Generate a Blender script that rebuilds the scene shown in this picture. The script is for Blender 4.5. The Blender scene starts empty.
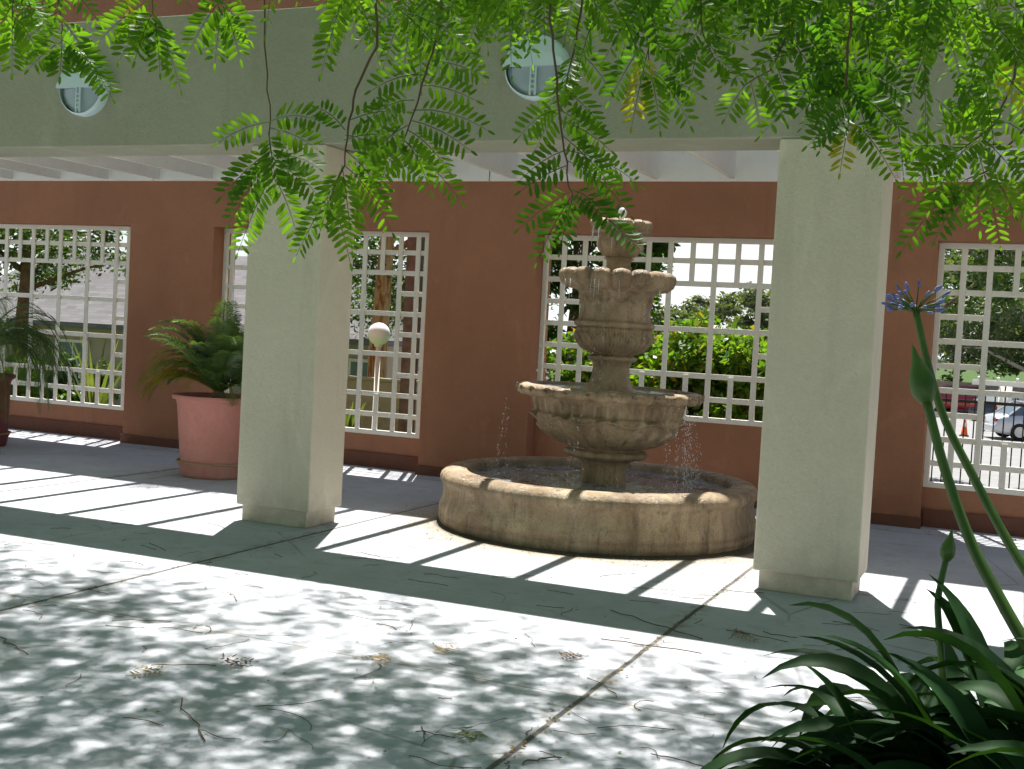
import bpy, math, random
import numpy as np
from mathutils import Vector, Matrix, Euler
R=math.radians
random.seed(7); rng=np.random.default_rng(7)
sc=bpy.context.scene
col=sc.collection

# ------------------------------------------------------------------ camera
EYE=1.55; F=1201.3; PIT=.0440; ROL=.0542; YAW=-.4008
cy,sy=math.cos(YAW),math.sin(YAW)
FWD=Vector((sy*math.cos(PIT),cy*math.cos(PIT),-math.sin(PIT)))
r0=Vector((cy,-sy,0)); u0=r0.cross(FWD)
RT=r0*math.cos(ROL)+u0*math.sin(ROL); UP=-r0*math.sin(ROL)+u0*math.cos(ROL)
cd=bpy.data.cameras.new('camera'); cam=bpy.data.objects.new('camera',cd); col.objects.link(cam)
cam.matrix_world=Matrix(((RT.x,UP.x,-FWD.x,0),(RT.y,UP.y,-FWD.y,0),(RT.z,UP.z,-FWD.z,EYE),(0,0,0,1)))
cd.sensor_width=36; cd.lens=F*36/1024; cd.clip_end=2000; cd.clip_start=.05
sc.camera=cam

# ------------------------------------------------------------------ light
SUN=Vector((-.165,.390,1)).normalized()           # towards the sun
EL=math.asin(SUN.z)
w=bpy.data.worlds.new("World"); sc.world=w; w.use_nodes=True
nt=w.node_tree; bg=nt.nodes['Background']
sky=nt.nodes.new('ShaderNodeTexSky'); sky.sky_type='NISHITA'; sky.sun_disc=False
sky.sun_elevation=EL; sky.sun_rotation=math.atan2(SUN.x,SUN.y); sky.air_density=1.0; sky.dust_density=1.0; sky.ozone_density=1.0
# thin white cloud added low in the sky to whiten the horizon
g_=nt.nodes.new('ShaderNodeTexCoord'); sp=nt.nodes.new('ShaderNodeSeparateXYZ'); nt.links.new(g_.outputs['Generated'],sp.inputs[0])
mr=nt.nodes.new('ShaderNodeMapRange'); nt.links.new(sp.outputs[2],mr.inputs[0]); mr.inputs[1].default_value=.02; mr.inputs[2].default_value=.34; mr.inputs[3].default_value=1; mr.inputs[4].default_value=0
cn=nt.nodes.new('ShaderNodeTexNoise'); cn.inputs['Scale'].default_value=3.5; cn.inputs['Detail'].default_value=7; nt.links.new(g_.outputs['Generated'],cn.inputs['Vector'])
cm=nt.nodes.new('ShaderNodeMapRange'); nt.links.new(cn.outputs['Fac'],cm.inputs[0]); cm.inputs[1].default_value=.30; cm.inputs[2].default_value=.55
mu=nt.nodes.new('ShaderNodeMath'); mu.operation='MULTIPLY'; nt.links.new(mr.outputs[0],mu.inputs[0]); nt.links.new(cm.outputs[0],mu.inputs[1])
mc=nt.nodes.new('ShaderNodeMix'); mc.data_type='RGBA'; nt.links.new(mu.outputs[0],mc.inputs[0]); nt.links.new(sky.outputs[0],mc.inputs[6]); mc.inputs[7].default_value=(11,11.4,12,1)
nt.links.new(mc.outputs[2],bg.inputs[0]); bg.inputs[1].default_value=.052
sl=bpy.data.lights.new('sun','SUN'); sl.energy=5; sl.angle=R(.53); sl.color=(1,.96,.90)
so=bpy.data.objects.new('sun',sl); col.objects.link(so); so.rotation_euler=SUN.to_track_quat('Z','Y').to_euler(); so.location=(0,0,20)
vs=sc.view_settings; vs.view_transform='Standard'; vs.look='None'; vs.exposure=1.13; vs.gamma=1
sc.render.engine='CYCLES'; sc.cycles.use_denoising=True
sc.cycles.max_bounces=8; sc.cycles.diffuse_bounces=5; sc.cycles.transmission_bounces=6; sc.cycles.transparent_max_bounces=8
sc.cycles.sample_clamp_indirect=6

# ------------------------------------------------------------------ helpers
def at(x,y,d):      # point seen at picture position x,y at forward depth d
    return Vector((0,0,EYE))+(FWD*F+RT*(x-512)-UP*(y-384.5))*(d/F)
def onY(x,y,Y):
    v=FWD*F+RT*(x-512)-UP*(y-384.5); return Vector((0,0,EYE))+v*(Y/v.y)

class MB:
    def __init__(s): s.v=[];s.f=[];s.m=[]
    def add(s,vs,fs,mi=0):
        o=len(s.v); s.v.extend([tuple(p) for p in vs]); s.f.extend([tuple(i+o for i in f) for f in fs]); s.m.extend([mi]*len(fs)); return s
    def box(s,x0,x1,y0,y1,z0,z1,mi=0,M=None):
        P=[Vector(p) for p in[(x0,y0,z0),(x1,y0,z0),(x1,y1,z0),(x0,y1,z0),(x0,y0,z1),(x1,y0,z1),(x1,y1,z1),(x0,y1,z1)]]
        if M: P=[M@p for p in P]
        return s.add(P,[(0,3,2,1),(4,5,6,7),(0,1,5,4),(1,2,6,5),(2,3,7,6),(3,0,4,7)],mi)
    def tube(s,pts,rad,n=8,mi=0,cap=True):
        pts=[Vector(p) for p in pts]; 
        if not hasattr(rad,'__len__'): rad=[rad]*len(pts)
        vs=[];ref=Vector((.3,.2,1)).normalized()
        for i,p in enumerate(pts):
            t=(pts[min(i+1,len(pts)-1)]-pts[max(i-1,0)])
            if t.length<1e-9: t=Vector((0,0,1))
            t.normalize(); a=t.cross(ref if abs(t.dot(ref))<.95 else Vector((1,0,0))).normalized(); b=t.cross(a)
            for k in range(n):
                q=2*math.pi*k/n; vs.append(p+(a*math.cos(q)+b*math.sin(q))*rad[i])
        fs=[]
        for i in range(len(pts)-1):
            for k in range(n):
                k2=(k+1)%n; fs.append((i*n+k,i*n+k2,(i+1)*n+k2,(i+1)*n+k))
        if cap: fs.append(tuple(range(n-1,-1,-1))); fs.append(tuple((len(pts)-1)*n+k for k in range(n)))
        return s.add(vs,fs,mi)
    def lathe(s,prof,n=96,mod=None,mi=0,c=(0,0,0),cap=False):
        vs=[]
        for i,(r,z) in enumerate(prof):
            for k in range(n):
                a=2*math.pi*k/n; rr,zz=r,z
                if mod: dr,dz=mod(a,i); rr+=dr; zz+=dz
                vs.append((c[0]+rr*math.cos(a),c[1]+rr*math.sin(a),c[2]+zz))
        fs=[(i*n+k,i*n+(k+1)%n,(i+1)*n+(k+1)%n,(i+1)*n+k) for i in range(len(prof)-1) for k in range(n)]
        if cap: fs.append(tuple((len(prof)-1)*n+k for k in range(n))); fs.append(tuple(range(n-1,-1,-1)))
        return s.add(vs,fs,mi)
    def build(s,name,mats,parent=None,smooth=False,bevel=0):
        me=bpy.data.meshes.new(name); me.from_pydata(s.v,[],s.f)
        if not isinstance(mats,(list,tuple)): mats=[mats]
        for m in mats: me.materials.append(m)
        if len(mats)>1: me.polygons.foreach_set('material_index',s.m)
        if smooth: me.polygons.foreach_set('use_smooth',[True]*len(s.f))
        me.update()
        o=bpy.data.objects.new(name,me); col.objects.link(o)
        if parent: o.parent=parent
        if bevel:
            b=o.modifiers.new('bevel','BEVEL'); b.width=bevel; b.segments=2; b.limit_method='ANGLE'; b.angle_limit=R(40)
        return o
def smooth_by_angle(o,deg=35):
    me=o.data
    me.polygons.foreach_set('use_smooth',[True]*len(me.polygons))
    import bmesh
    bm=bmesh.new(); bm.from_mesh(me)
    for e in bm.edges:
        if len(e.link_faces)==2 and e.calc_face_angle(0)>R(deg): e.smooth=False
    bm.to_mesh(me); bm.free()
def tag(o,label=None,cat=None,group=None,kind=None):
    if label:o['label']=label
    if cat:o['category']=cat
    if group:o['group']=group
    if kind:o['kind']=kind
    return o
def empty(name,loc=(0,0,0),rz=0):
    o=bpy.data.objects.new(name,None); col.objects.link(o); o.location=loc; o.rotation_euler=(0,0,rz); o.empty_display_size=.1; return o
def copy_tree(o,parent=None):
    c=o.copy(); col.objects.link(c)
    if parent: c.parent=parent
    for ch in [k for k in bpy.data.objects if k.parent==o]: copy_tree(ch,c)
    return c

def nmat(name,rough=.8,spec=.3):
    m=bpy.data.materials.new(name); m.use_nodes=True; t=m.node_tree; b=t.nodes['Principled BSDF']
    b.inputs['Roughness'].default_value=rough; b.inputs['Specular IOR Level'].default_value=spec
    return m,t,b
def noise(t,scale,detail=4,rough=.55,vec=None,dist=0):
    n=t.nodes.new('ShaderNodeTexNoise'); n.inputs['Scale'].default_value=scale; n.inputs['Detail'].default_value=detail; n.inputs['Roughness'].default_value=rough; n.inputs['Distortion'].default_value=dist
    if vec is None:
        g=t.nodes.new('ShaderNodeNewGeometry'); vec=g.outputs['Position']
    t.links.new(vec,n.inputs['Vector']); return n.outputs['Fac']
def mapr(t,v,a,b,c=0,d=1):
    n=t.nodes.new('ShaderNodeMapRange'); t.links.new(v,n.inputs[0])
    for i,x in zip((1,2,3,4),(a,b,c,d)): n.inputs[i].default_value=x
    return n.outputs[0]
def mix(t,f,a,b,mode='MIX'):
    n=t.nodes.new('ShaderNodeMix'); n.data_type='RGBA'; n.blend_type=mode
    for i,x in ((0,f),(6,a),(7,b)):
        if hasattr(x,'links'): t.links.new(x,n.inputs[i])
        elif i==0: n.inputs[0].default_value=x
        else: n.inputs[i].default_value=(*x,1)
    return n.outputs[2]
def math_(t,op,a,b=0):
    n=t.nodes.new('ShaderNodeMath'); n.operation=op
    for i,x in ((0,a),(1,b)):
        if hasattr(x,'links'): t.links.new(x,n.inputs[i])
        else: n.inputs[i].default_value=x
    return n.outputs[0]
def bump(t,b,h,strength=.3,dist=.01):
    n=t.nodes.new('ShaderNodeBump'); n.inputs['Strength'].default_value=strength; n.inputs['Distance'].default_value=dist
    t.links.new(h,n.inputs['Height']); t.links.new(n.outputs[0],b.inputs['Normal'])
def pos(t,sx=1,sy=1,sz=1,obj=False):
    if obj: g=t.nodes.new('ShaderNodeTexCoord').outputs['Object']
    else: g=t.nodes.new('ShaderNodeNewGeometry').outputs['Position']
    m=t.nodes.new('ShaderNodeMapping'); t.links.new(g,m.inputs[0]); m.inputs['Scale'].default_value=(sx,sy,sz); return m.outputs[0]
def simple(name,c,rough=.6,spec=.4,metal=0,var=.12,scale=6):
    m,t,b=nmat(name,rough,spec); b.inputs['Metallic'].default_value=metal
    f=noise(t,scale,5); o=mix(t,mapr(t,f,.3,.7),[x*(1-var) for x in c],[min(1,x*(1+var)) for x in c]); t.links.new(o,b.inputs['Base Color']); return m
def stucco(name,c,dirt=(.2,.17,.13),grain=90,var=.07,streak=.25):
    m,t,b=nmat(name,.92,.15)
    o=mix(t,mapr(t,noise(t,.9,6,.6),.3,.7),[x*(1-var) for x in c],[x*(1+var) for x in c])
    o=mix(t,mapr(t,noise(t,grain*.6,3),.35,.65,0,.22),o,[x*.72 for x in c])
    s=noise(t,5,5,.6,pos(t,1,1,.14)); o=mix(t,mapr(t,s,.55,.85,0,streak),o,dirt)
    o=mix(t,mapr(t,noise(t,1.7,8,.7,pos(t,1,1,.5),1.0),.56,.74,0,streak*1.3),o,[min(1,x*1.35+.03) for x in c])
    o=mix(t,mapr(t,noise(t,26,5,.7),.62,.8,0,.35),o,dirt)
    # ground splash band
    sx=t.nodes.new('ShaderNodeSeparateXYZ'); t.links.new(pos(t),sx.inputs[0])
    k=math_(t,'MULTIPLY',mapr(t,sx.outputs[2],.0,.35,1,0),mapr(t,noise(t,7,5),.35,.7,0,.55)); o=mix(t,k,o,dirt)
    t.links.new(o,b.inputs['Base Color'])
    h=math_(t,'ADD',noise(t,grain,4,.65),math_(t,'MULTIPLY',noise(t,11,4),1.6)); bump(t,b,h,.7,.007); return m

M={}
M['green']=stucco('sage_stucco_shaded',(.36,.36,.265))  # same paint as the columns, darkened for the shade on the beam
M['column']=stucco('sage_stucco_lit',(.67,.605,.47),streak=.26)  # same paint as the beam, lightened for the bounce light from the floor
M['terra']=stucco('terracotta_stucco',(.36,.168,.10),dirt=(.17,.09,.06),var=.13,streak=.4)
M['terra_dark']=stucco('terracotta_base',(.17,.075,.05),dirt=(.1,.06,.05))
m,t,b=nmat('white_paint',.6,.3)
c=mix(t,mapr(t,noise(t,4,6,.7),.35,.7),(.76,.73,.65),(.82,.79,.72)); c=mix(t,mapr(t,noise(t,38,5,.7),.58,.72,0,.55),c,(.42,.38,.31)); t.links.new(c,b.inputs['Base Color']); bump(t,b,noise(t,60,4),.3,.004); M['white']=m
M['pavewhite']=None
# concrete patio ------------------------------------------------------
def concrete():
    m,t,b=nmat('patio_concrete',.85,.25)
    c=mix(t,mapr(t,noise(t,.8,7,.62),.32,.68),(.37,.385,.43),(.51,.53,.58))
    c=mix(t,mapr(t,noise(t,6,6,.7,dist=.8),.5,.78,0,.55),c,(.27,.27,.25))
    c=mix(t,mapr(t,noise(t,55,4,.7),.56,.75,0,.45),c,(.23,.22,.2))
    sx=t.nodes.new('ShaderNodeSeparateXYZ'); 
    wob=t.nodes.new('ShaderNodeVectorMath'); wob.operation='MULTIPLY_ADD'
    nn=t.nodes.new('ShaderNodeTexNoise'); nn.inputs['Scale'].default_value=3
    t.links.new(pos(t),nn.inputs['Vector']); t.links.new(nn.outputs['Color'],wob.inputs[0]); wob.inputs[1].default_value=(.02,.02,0); t.links.new(pos(t),wob.inputs[2])
    t.links.new(wob.outputs[0],sx.inputs[0])
    def seam(v,off,per,wd):
        a=math_(t,'MODULO',math_(t,'ADD',v,off+per*50+per/2),per); a=math_(t,'ABSOLUTE',math_(t,'SUBTRACT',a,per/2)); return mapr(t,a,wd*.5,wd,1,0)
    s=math_(t,'MAXIMUM',seam(sx.outputs[0],1.63,3.03,.017),math_(t,'MULTIPLY',seam(sx.outputs[1],-7.88,3.03,.010),.45))
    c=mix(t,math_(t,'MULTIPLY',s,.9),c,(.05,.045,.035))
    s2=math_(t,'MAXIMUM',seam(sx.outputs[0],1.63,3.03,.11),seam(sx.outputs[1],-7.88,3.03,.09))
    c=mix(t,math_(t,'MULTIPLY',s2,mapr(t,noise(t,9,4),.45,.75,0,.7)),c,(.19,.17,.13))
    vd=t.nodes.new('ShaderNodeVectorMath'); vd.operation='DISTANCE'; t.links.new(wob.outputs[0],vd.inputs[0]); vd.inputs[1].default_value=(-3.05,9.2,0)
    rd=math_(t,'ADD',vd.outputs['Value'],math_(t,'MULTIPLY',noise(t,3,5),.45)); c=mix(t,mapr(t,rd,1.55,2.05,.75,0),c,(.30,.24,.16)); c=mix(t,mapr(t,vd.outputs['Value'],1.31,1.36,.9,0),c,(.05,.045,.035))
    # hairline cracks
    vo=t.nodes.new('ShaderNodeTexVoronoi'); vo.feature='DISTANCE_TO_EDGE'; vo.inputs['Scale'].default_value=.55
    vw=t.nodes.new('ShaderNodeVectorMath'); vw.operation='MULTIPLY_ADD'; n3=t.nodes.new('ShaderNodeTexNoise'); n3.inputs['Scale'].default_value=1.6; n3.inputs['Detail'].default_value=6
    t.links.new(n3.outputs['Color'],vw.inputs[0]); vw.inputs[1].default_value=(.9,.9,0); t.links.new(pos(t),vw.inputs[2]); t.links.new(vw.outputs[0],vo.inputs['Vector'])
    cr=math_(t,'MULTIPLY',mapr(t,vo.outputs['Distance'],.0015,.006,1,0),mapr(t,noise(t,.7,3),.45,.6))
    c=mix(t,math_(t,'MULTIPLY',cr,.6),c,(.14,.13,.11))
    c=mix(t,mapr(t,noise(t,210,3,.6),.60,.70,0,.5),c,(.2,.19,.17)); c=mix(t,mapr(t,noise(t,2.2,8,.75,dist=1.5),.54,.72,0,.42),c,(.30,.30,.28))
    t.links.new(c,b.inputs['Base Color'])
    h=math_(t,'SUBTRACT',math_(t,'ADD',noise(t,70,5,.7),math_(t,'MULTIPLY',noise(t,5,4),1.5)),math_(t,'MULTIPLY',s,3)); bump(t,b,h,.35,.006)
    return m
M['concrete']=concrete()
def stone():
    m,t,b=nmat('cast_stone',.62,.45)
    p=pos(t)
    c=mix(t,mapr(t,noise(t,2.6,7,.65,dist=.6),.35,.66),(.25,.172,.098),(.50,.385,.245))
    c=mix(t,mapr(t,noise(t,9,6,.6,pos(t,1,1,.18)),.48,.75,0,.75),c,(.13,.10,.062))
    c=mix(t,mapr(t,noise(t,6,6,.6,pos(t,1.3,1.3,.12)),.60,.8,0,.5),c,(.50,.46,.38))
    c=mix(t,mapr(t,noise(t,14,6,.7,pos(t,1,1,.09),.6),.56,.68,0,.6),c,(.075,.055,.033)); c=mix(t,mapr(t,noise(t,30,6,.8),.56,.7,0,.5),c,(.50,.45,.36))
    c=mix(t,mapr(t,noise(t,90,4,.7),.5,.7,0,.65),c,(.10,.07,.045))
    t.links.new(c,b.inputs['Base Color'])
    t.links.new(mapr(t,noise(t,6,4,.6,pos(t,1,1,.2)),.42,.58,.22,.8),b.inputs['Roughness'])
    bump(t,b,math_(t,'ADD',noise(t,60,6,.75),noise(t,14,4)),.8,.012); return m
M['stone']=stone()
def water():
    m,t,b=nmat('fountain_water',.04,.8); b.inputs['Base Color'].default_value=(.035,.04,.035,1); b.inputs['IOR'].default_value=1.33
    b.inputs['Coat Weight'].default_value=.6; b.inputs['Coat Roughness'].default_value=.02
    fo=math_(t,'MULTIPLY',mapr(t,noise(t,70,5,.75,pos(t,1,1,1),1.5),.44,.53),mapr(t,noise(t,4.5,3,.6),.36,.48)); t.links.new(mix(t,fo,(.035,.04,.035),(.62,.68,.78)),b.inputs['Base Color']); t.links.new(mapr(t,fo,0,1,.04,.5),b.inputs['Roughness'])  # pale foam patches, also painted in for sun sparkle on the ripples
    bump(t,b,math_(t,'ADD',noise(t,17,4,.6,dist=.8),math_(t,'MULTIPLY',noise(t,55,3),.5)),1.0,.10); return m
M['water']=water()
m,t,b=nmat('falling_water',.08,.8); b.inputs['Base Color'].default_value=(.8,.85,.9,1); b.inputs['Transmission Weight'].default_value=.35; b.inputs['IOR'].default_value=1.33; M['drops']=m

def leafmat(name,dark,light,trans=.45,rough=.4,scale=7,tint=1.6,spec=.4):
    m,t,b=nmat(name,rough,spec)
    c=mix(t,mapr(t,noise(t,scale,3),.35,.65),dark,light)
    oi=t.nodes.new('ShaderNodeNewGeometry'); c=mix(t,mapr(t,oi.outputs['Random Per Island'],0,1,0,.5),c,[x*.6 for x in dark])
    t.links.new(c,b.inputs['Base Color'])
    tr=t.nodes.new('ShaderNodeBsdfTranslucent'); tc=mix(t,1.0,c,(tint*1.15,tint*1.05,tint*.22),'MULTIPLY'); t.links.new(tc,tr.inputs[0])
    ms=t.nodes.new('ShaderNodeMixShader'); ms.inputs[0].default_value=trans
    t.links.new(b.outputs[0],ms.inputs[1]); t.links.new(tr.outputs[0],ms.inputs[2]); t.links.new(ms.outputs[0],t.nodes['Material Output'].inputs[0]); return m
M['locust']=leafmat('locust_leaf',(.028,.085,.010),(.075,.165,.016),.5,.5,3,3.25,.25)
M['locust_y']=leafmat('locust_leaf_yellowing',(.22,.24,.03),(.38,.36,.05),.5,.45,3,1.8)
M['straw']=simple('dry_twig',(.12,.08,.045),.8,.2)
M['aga']=leafmat('strap_leaf',(.012,.045,.012),(.032,.10,.026),.2,.6,2.2,1.6,.2)
M['aga_stem']=leafmat('flower_stem_green',(.055,.13,.02),(.11,.21,.04),.1,.4,9,1.3)
M['aga_fl']=simple('blue_petal',(.15,.19,.42),.5,.3,var=.35,scale=60)
M['palm']=leafmat('palm_leaflet',(.06,.125,.028),(.12,.21,.05),.3,.32,4,1.6,.5)
M['palm_y']=leafmat('palm_leaflet_yellow',(.16,.15,.02),(.30,.26,.03),.4,.4,4,1.5)
M['palm_b']=leafmat('palm_leaflet_dry',(.22,.10,.03),(.3,.15,.04),.2,.6,4,1.2)
M['bark']=simple('grey_bark',(.16,.12,.085),.9,.15,var=.35,scale=9)
def peel():
    m,t,b=nmat('peeling_bark',.85,.15)
    f=noise(t,3,6,.6,pos(t,2.5,2.5,.6),1.2)
    c=mix(t,mapr(t,f,.42,.52),(.30,.12,.045),(.52,.33,.18)); t.links.new(c,b.inputs['Base Color']); bump(t,b,f,.8,.04); return m
M['peel']=peel()
M['pot']=stucco('clay_pot',(.52,.225,.185),dirt=(.55,.42,.36),grain=40,var=.12,streak=.3)
M['pot2']=stucco('maroon_pot',(.26,.075,.085),dirt=(.15,.08,.08),grain=40)
M['saucer']=simple('pot_saucer',(.36,.24,.15),.8,.2)
M['soil']=simple('soil',(.05,.035,.022),.95,.1,var=.5,scale=30)
M['black']=simple('black_metal',(.012,.012,.013),.4,.5)
M['lampmetal']=simple('lamp_housing',(.55,.68,.68),.5,.4,var=.03)
m,t,b=nmat('lamp_glass',.35,.5); b.inputs['Base Color'].default_value=(.36,.43,.47,1)
bump(t,b,noise(t,60,2),.3,.003); M['lampglass']=m
M['grey']=simple('asphalt',(.24,.24,.235),.9,.2,scale=2)
M['grass']=simple('ground_cover_green',(.06,.10,.03),.95,.1,var=.45,scale=3)
M['tan']=stucco('tan_house_wall',(.42,.36,.27),grain=30)
def shingles():
    m,t,b=nmat('grey_shingles',.9,.15)
    br=t.nodes.new('ShaderNodeTexBrick'); br.inputs['Scale'].default_value=1; br.inputs['Brick Width'].default_value=.35; br.inputs['Row Height'].default_value=.16; br.inputs['Mortar Size'].default_value=.008
    br.inputs['Color1'].default_value=(.125,.12,.12,1); br.inputs['Color2'].default_value=(.19,.18,.185,1); br.inputs['Mortar'].default_value=(.12,.11,.1,1)
    t.links.new(pos(t,1,.0,1.9),br.inputs['Vector'])
    sx=t.nodes.new('ShaderNodeSeparateXYZ'); t.links.new(pos(t),sx.inputs[0]); cb=t.nodes.new('ShaderNodeCombineXYZ'); t.links.new(sx.outputs[0],cb.inputs[0]); t.links.new(math_(t,'MULTIPLY',sx.outputs[2],2.0),cb.inputs[1]); t.links.new(cb.outputs[0],br.inputs['Vector'])
    c=mix(t,mapr(t,noise(t,1.5,5),.3,.7,0,.4),br.outputs[0],(.2,.195,.195)); t.links.new(c,b.inputs['Base Color']); return m
M['shingle']=shingles()
M['glass']=simple('window_glass',(.10,.13,.15),.08,.8)
M['timber']=simple('brown_timber',(.15,.10,.095),.85,.2,var=.3,scale=8)
m,t,b=nmat('globe_glass',.35,.5); b.inputs['Base Color'].default_value=(.85,.85,.84,1); b.inputs['Subsurface Weight'].default_value=.0; M['globe']=m

# ------------------------------------------------------------------ ground (one sheet with the patio cut as its own slab)
def gz(x,y):
    if y<12: return -.06
    k=min(1,(y-12)/12); k=k*k*(3-2*k); return -.06-1.44*k
mb=MB(); xs=[-400,-120,-60,-40,-30,-22,-16,-12,-8,-4,0,4,8,14,24,40,80,200,400]; ys=[-200,-60,-20,-5,0,6,11.6,12,13,14,15,16,17,18,19,20,21,22,23,24,26,30,40,60,100,200,500,900]
mb.add([(x,y,gz(x,y)) for y in ys for x in xs],[(j*len(xs)+i,j*len(xs)+i+1,(j+1)*len(xs)+i+1,(j+1)*len(xs)+i) for j in range(len(ys)-1) for i in range(len(xs)-1)])
tag(mb.build('ground',M['grass']),kind='structure')
mb=MB(); mb.box(-22,12,-6,11.5,-.3,0); tag(mb.build('patio_floor',M['concrete']),kind='structure')
# car park beyond
mb=MB(); mb.add([(-14,22.5,gz(0,22.5)+.02),(25,22.5,gz(0,22.5)+.02),(60,100,gz(0,100)+.02),(-18,100,gz(0,100)+.02),(-14,24.2,gz(0,24.2)+.02),(26,24.2,gz(0,24.2)+.02)],[(0,1,5,4),(4,5,2,3)])
tag(mb.build('parking_lot',M['grey']),kind='structure')
mb=MB(); mb.box(-3,10,12.2,22,-1.6,-.02)
tag(mb.build('path',M['concrete']),kind='structure') if 0 else None
# painted bays
mb=MB()
for i in range(9):
    x=-6+i*2.8; mb.add([(x,40,-1.474),(x+.12,40,-1.474),(x+.12,45,-1.474),(x,45,-1.474)],[(0,1,2,3)])
tag(mb.build('parking_markings',M['white']),kind='structure')

# ------------------------------------------------------------------ arcade: columns and beam
YC,CW,CD=7.583,.648,.478
XL,XR=-5.444,-1.490
PER=XR-XL
ZB,ZT=2.845,3.85
def wob_box(mbx,x0,x1,y0,y1,z0,z1): mbx.box(x0,x1,y0,y1,z0,z1)
def column():
    e=empty('column')
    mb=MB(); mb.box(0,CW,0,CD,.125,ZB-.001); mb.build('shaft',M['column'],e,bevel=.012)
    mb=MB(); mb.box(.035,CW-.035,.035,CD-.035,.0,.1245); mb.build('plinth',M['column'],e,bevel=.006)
    return e
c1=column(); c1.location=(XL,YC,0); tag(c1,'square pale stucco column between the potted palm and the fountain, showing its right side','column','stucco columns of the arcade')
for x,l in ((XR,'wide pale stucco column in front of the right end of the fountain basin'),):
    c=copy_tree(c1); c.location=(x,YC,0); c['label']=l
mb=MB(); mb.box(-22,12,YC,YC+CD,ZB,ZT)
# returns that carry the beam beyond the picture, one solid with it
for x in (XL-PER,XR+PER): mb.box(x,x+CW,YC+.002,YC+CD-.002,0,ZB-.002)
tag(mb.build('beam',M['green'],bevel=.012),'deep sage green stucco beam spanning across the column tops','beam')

# ------------------------------------------------------------------ back wall with three full openings
YW=11.2; WT=6.5; YR=11.40; YB=11.62
P=.2195
def win(x0,x1,z0,z1,vb,rb): return dict(x0=x0,x1=x1,z0=z0,z1=z1)
WINS=[(-12.92,-9.68,.355,2.55),(-8.50,-5.767,.355,2.55),(-4.556,-1.90,.775,2.55),(-.76,1.87,.355,2.55)]
mb=MB()
# solid above
mb.box(-22,12,YW,YB,2.55,WT)
edges=[-22]
for a,b_,z0,z1 in WINS: edges+= [a,b_]
edges.append(12)
for i in range(0,len(edges),2): mb.box(edges[i],edges[i+1],YW,YB,0,2.55)
for a,b_,z0,z1 in WINS: mb.box(a,b_,YR-.01,YB,0,z0)
tag(mb.build('back_wall',M['terra']),'tall terracotta stucco wall with piers and latticed openings behind the fountain','wall')
wall=bpy.data.objects['back_wall']
mb=MB()
for i in range(0,len(edges),2): mb.box(edges[i]-.02,edges[i+1]+.02,YW-.022,YW-.001,.0,.10)
for a,b_,z0,z1 in WINS: mb.box(a+.022,b_-.022,YR-.035,YR-.011,0,.16)
mb.build('skirting',M['terra_dark'],wall)
wall['category']='wall'

# ------------------------------------------------------------------ lattices
BW=.052
def lattice(x0,x1,z0,z1,smallv,bigv,rowsmall,rowbig,label,top_extra):
    """smallv: x of bars full height; bigv likewise; half bars only in the border rows"""
    e=empty('lattice_screen',((x0+x1)/2,YR,z0)); cx=(x0+x1)/2
    f=MB(); fw=.05
    f.box(x0-cx,x1-cx,-.01,.035,0,fw); f.box(x0-cx,x1-cx,-.01,.035,z1-z0-fw,z1-z0)
    f.box(x0-cx,x0-cx+fw,-.008,.033,fw,z1-z0-fw); f.box(x1-cx-fw,x1-cx,-.008,.033,fw,z1-z0-fw)
    f.build('frame',M['white'],e,bevel=.004)
    g=MB()
    for x in bigv: g.box(x-cx-BW/2,x-cx+BW/2,-.006,.014,fw,z1-z0-fw)
    for z in rowbig: g.box(x0-cx+fw,x1-cx-fw,.016,.034,z-z0-BW/2,z-z0+BW/2)
    zlo,zhi=rowbig[1],rowbig[-2]
    for x in smallv:
        g.box(x-cx-BW/2,x-cx+BW/2,-.0035,.0135,fw,zlo-z0+.004); g.box(x-cx-BW/2,x-cx+BW/2,-.0035,.0135,zhi-z0-.004,z1-z0-fw)
    for z in rowsmall:
        for (a,b_) in top_extra: g.box(a-cx,b_-cx,.0165,.0335,z-z0-BW/2,z-z0+BW/2)
    g.build('slats',M['white'],e,bevel=.003)
    return tag(e,label,'lattice','white lattice screens in the wall openings')
def rows(z0,z1,n):
    p=(z1-z0)/n; allr=[z0+p*k for k in range(1,n)]
    big=[z0+p,z0+2*p]+[z0+p*k for k in range(4,n-2,2)]+[z1-2*p,z1-p]; small=[z0+p*k for k in range(3,n-2,2)]
    return small,big
rs,rb=rows(.355,2.55,10)
# W1: right border one cell
x1=-9.85; x0=-12.92
vb=[x1-.205-.4365*k for k in range(7)]; vs_=[x1-.205-.218-.4365*k for k in range(6)]
vb=[v for v in vb if v>x0+.1]; vs_=[v for v in vs_ if v>x0+.1]
lattice(x0,x1,.355,2.55,vs_,vb,rs,rb,'white lattice screen behind the leftmost potted palm, grey shingle roof seen through it',[(x1-.205,x1-.05),(x0+.05,vb[-1])])
x1=-5.87;x0=-8.50
vb=[x1-.125,x1-.335]+[x1-.335-.438*k for k in range(1,5)]; vb.append(x0+.12); vs_=[x1-.335-.219-.438*k for k in range(4)]
lattice(x0,x1,.355,2.55,vs_,vb,rs,rb,'white lattice screen half hidden by the left column, globe lamp seen through it',[(x1-.335,x1-.05),(x0+.05,x1-.335-.438*4)])
x0=-4.556;x1=-1.90; rs3,rb3=rows(.775,2.55,8)
vb=[x0+.2215,x0+.443]+[x0+.443+.4425*k for k in range(1,5)]+[x1-.2215]; vs_=[x0+.443+.2215+.4425*k for k in range(4)]
lattice(x0,x1,.775,2.55,vs_,vb,rs3,rb3,'shorter white lattice screen directly behind the fountain, green shrubs through it',[(x0+.05,x0+.443),(x0+.443+.4425*4,x1-.05)])
x0=-.76;x1=1.87
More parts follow.
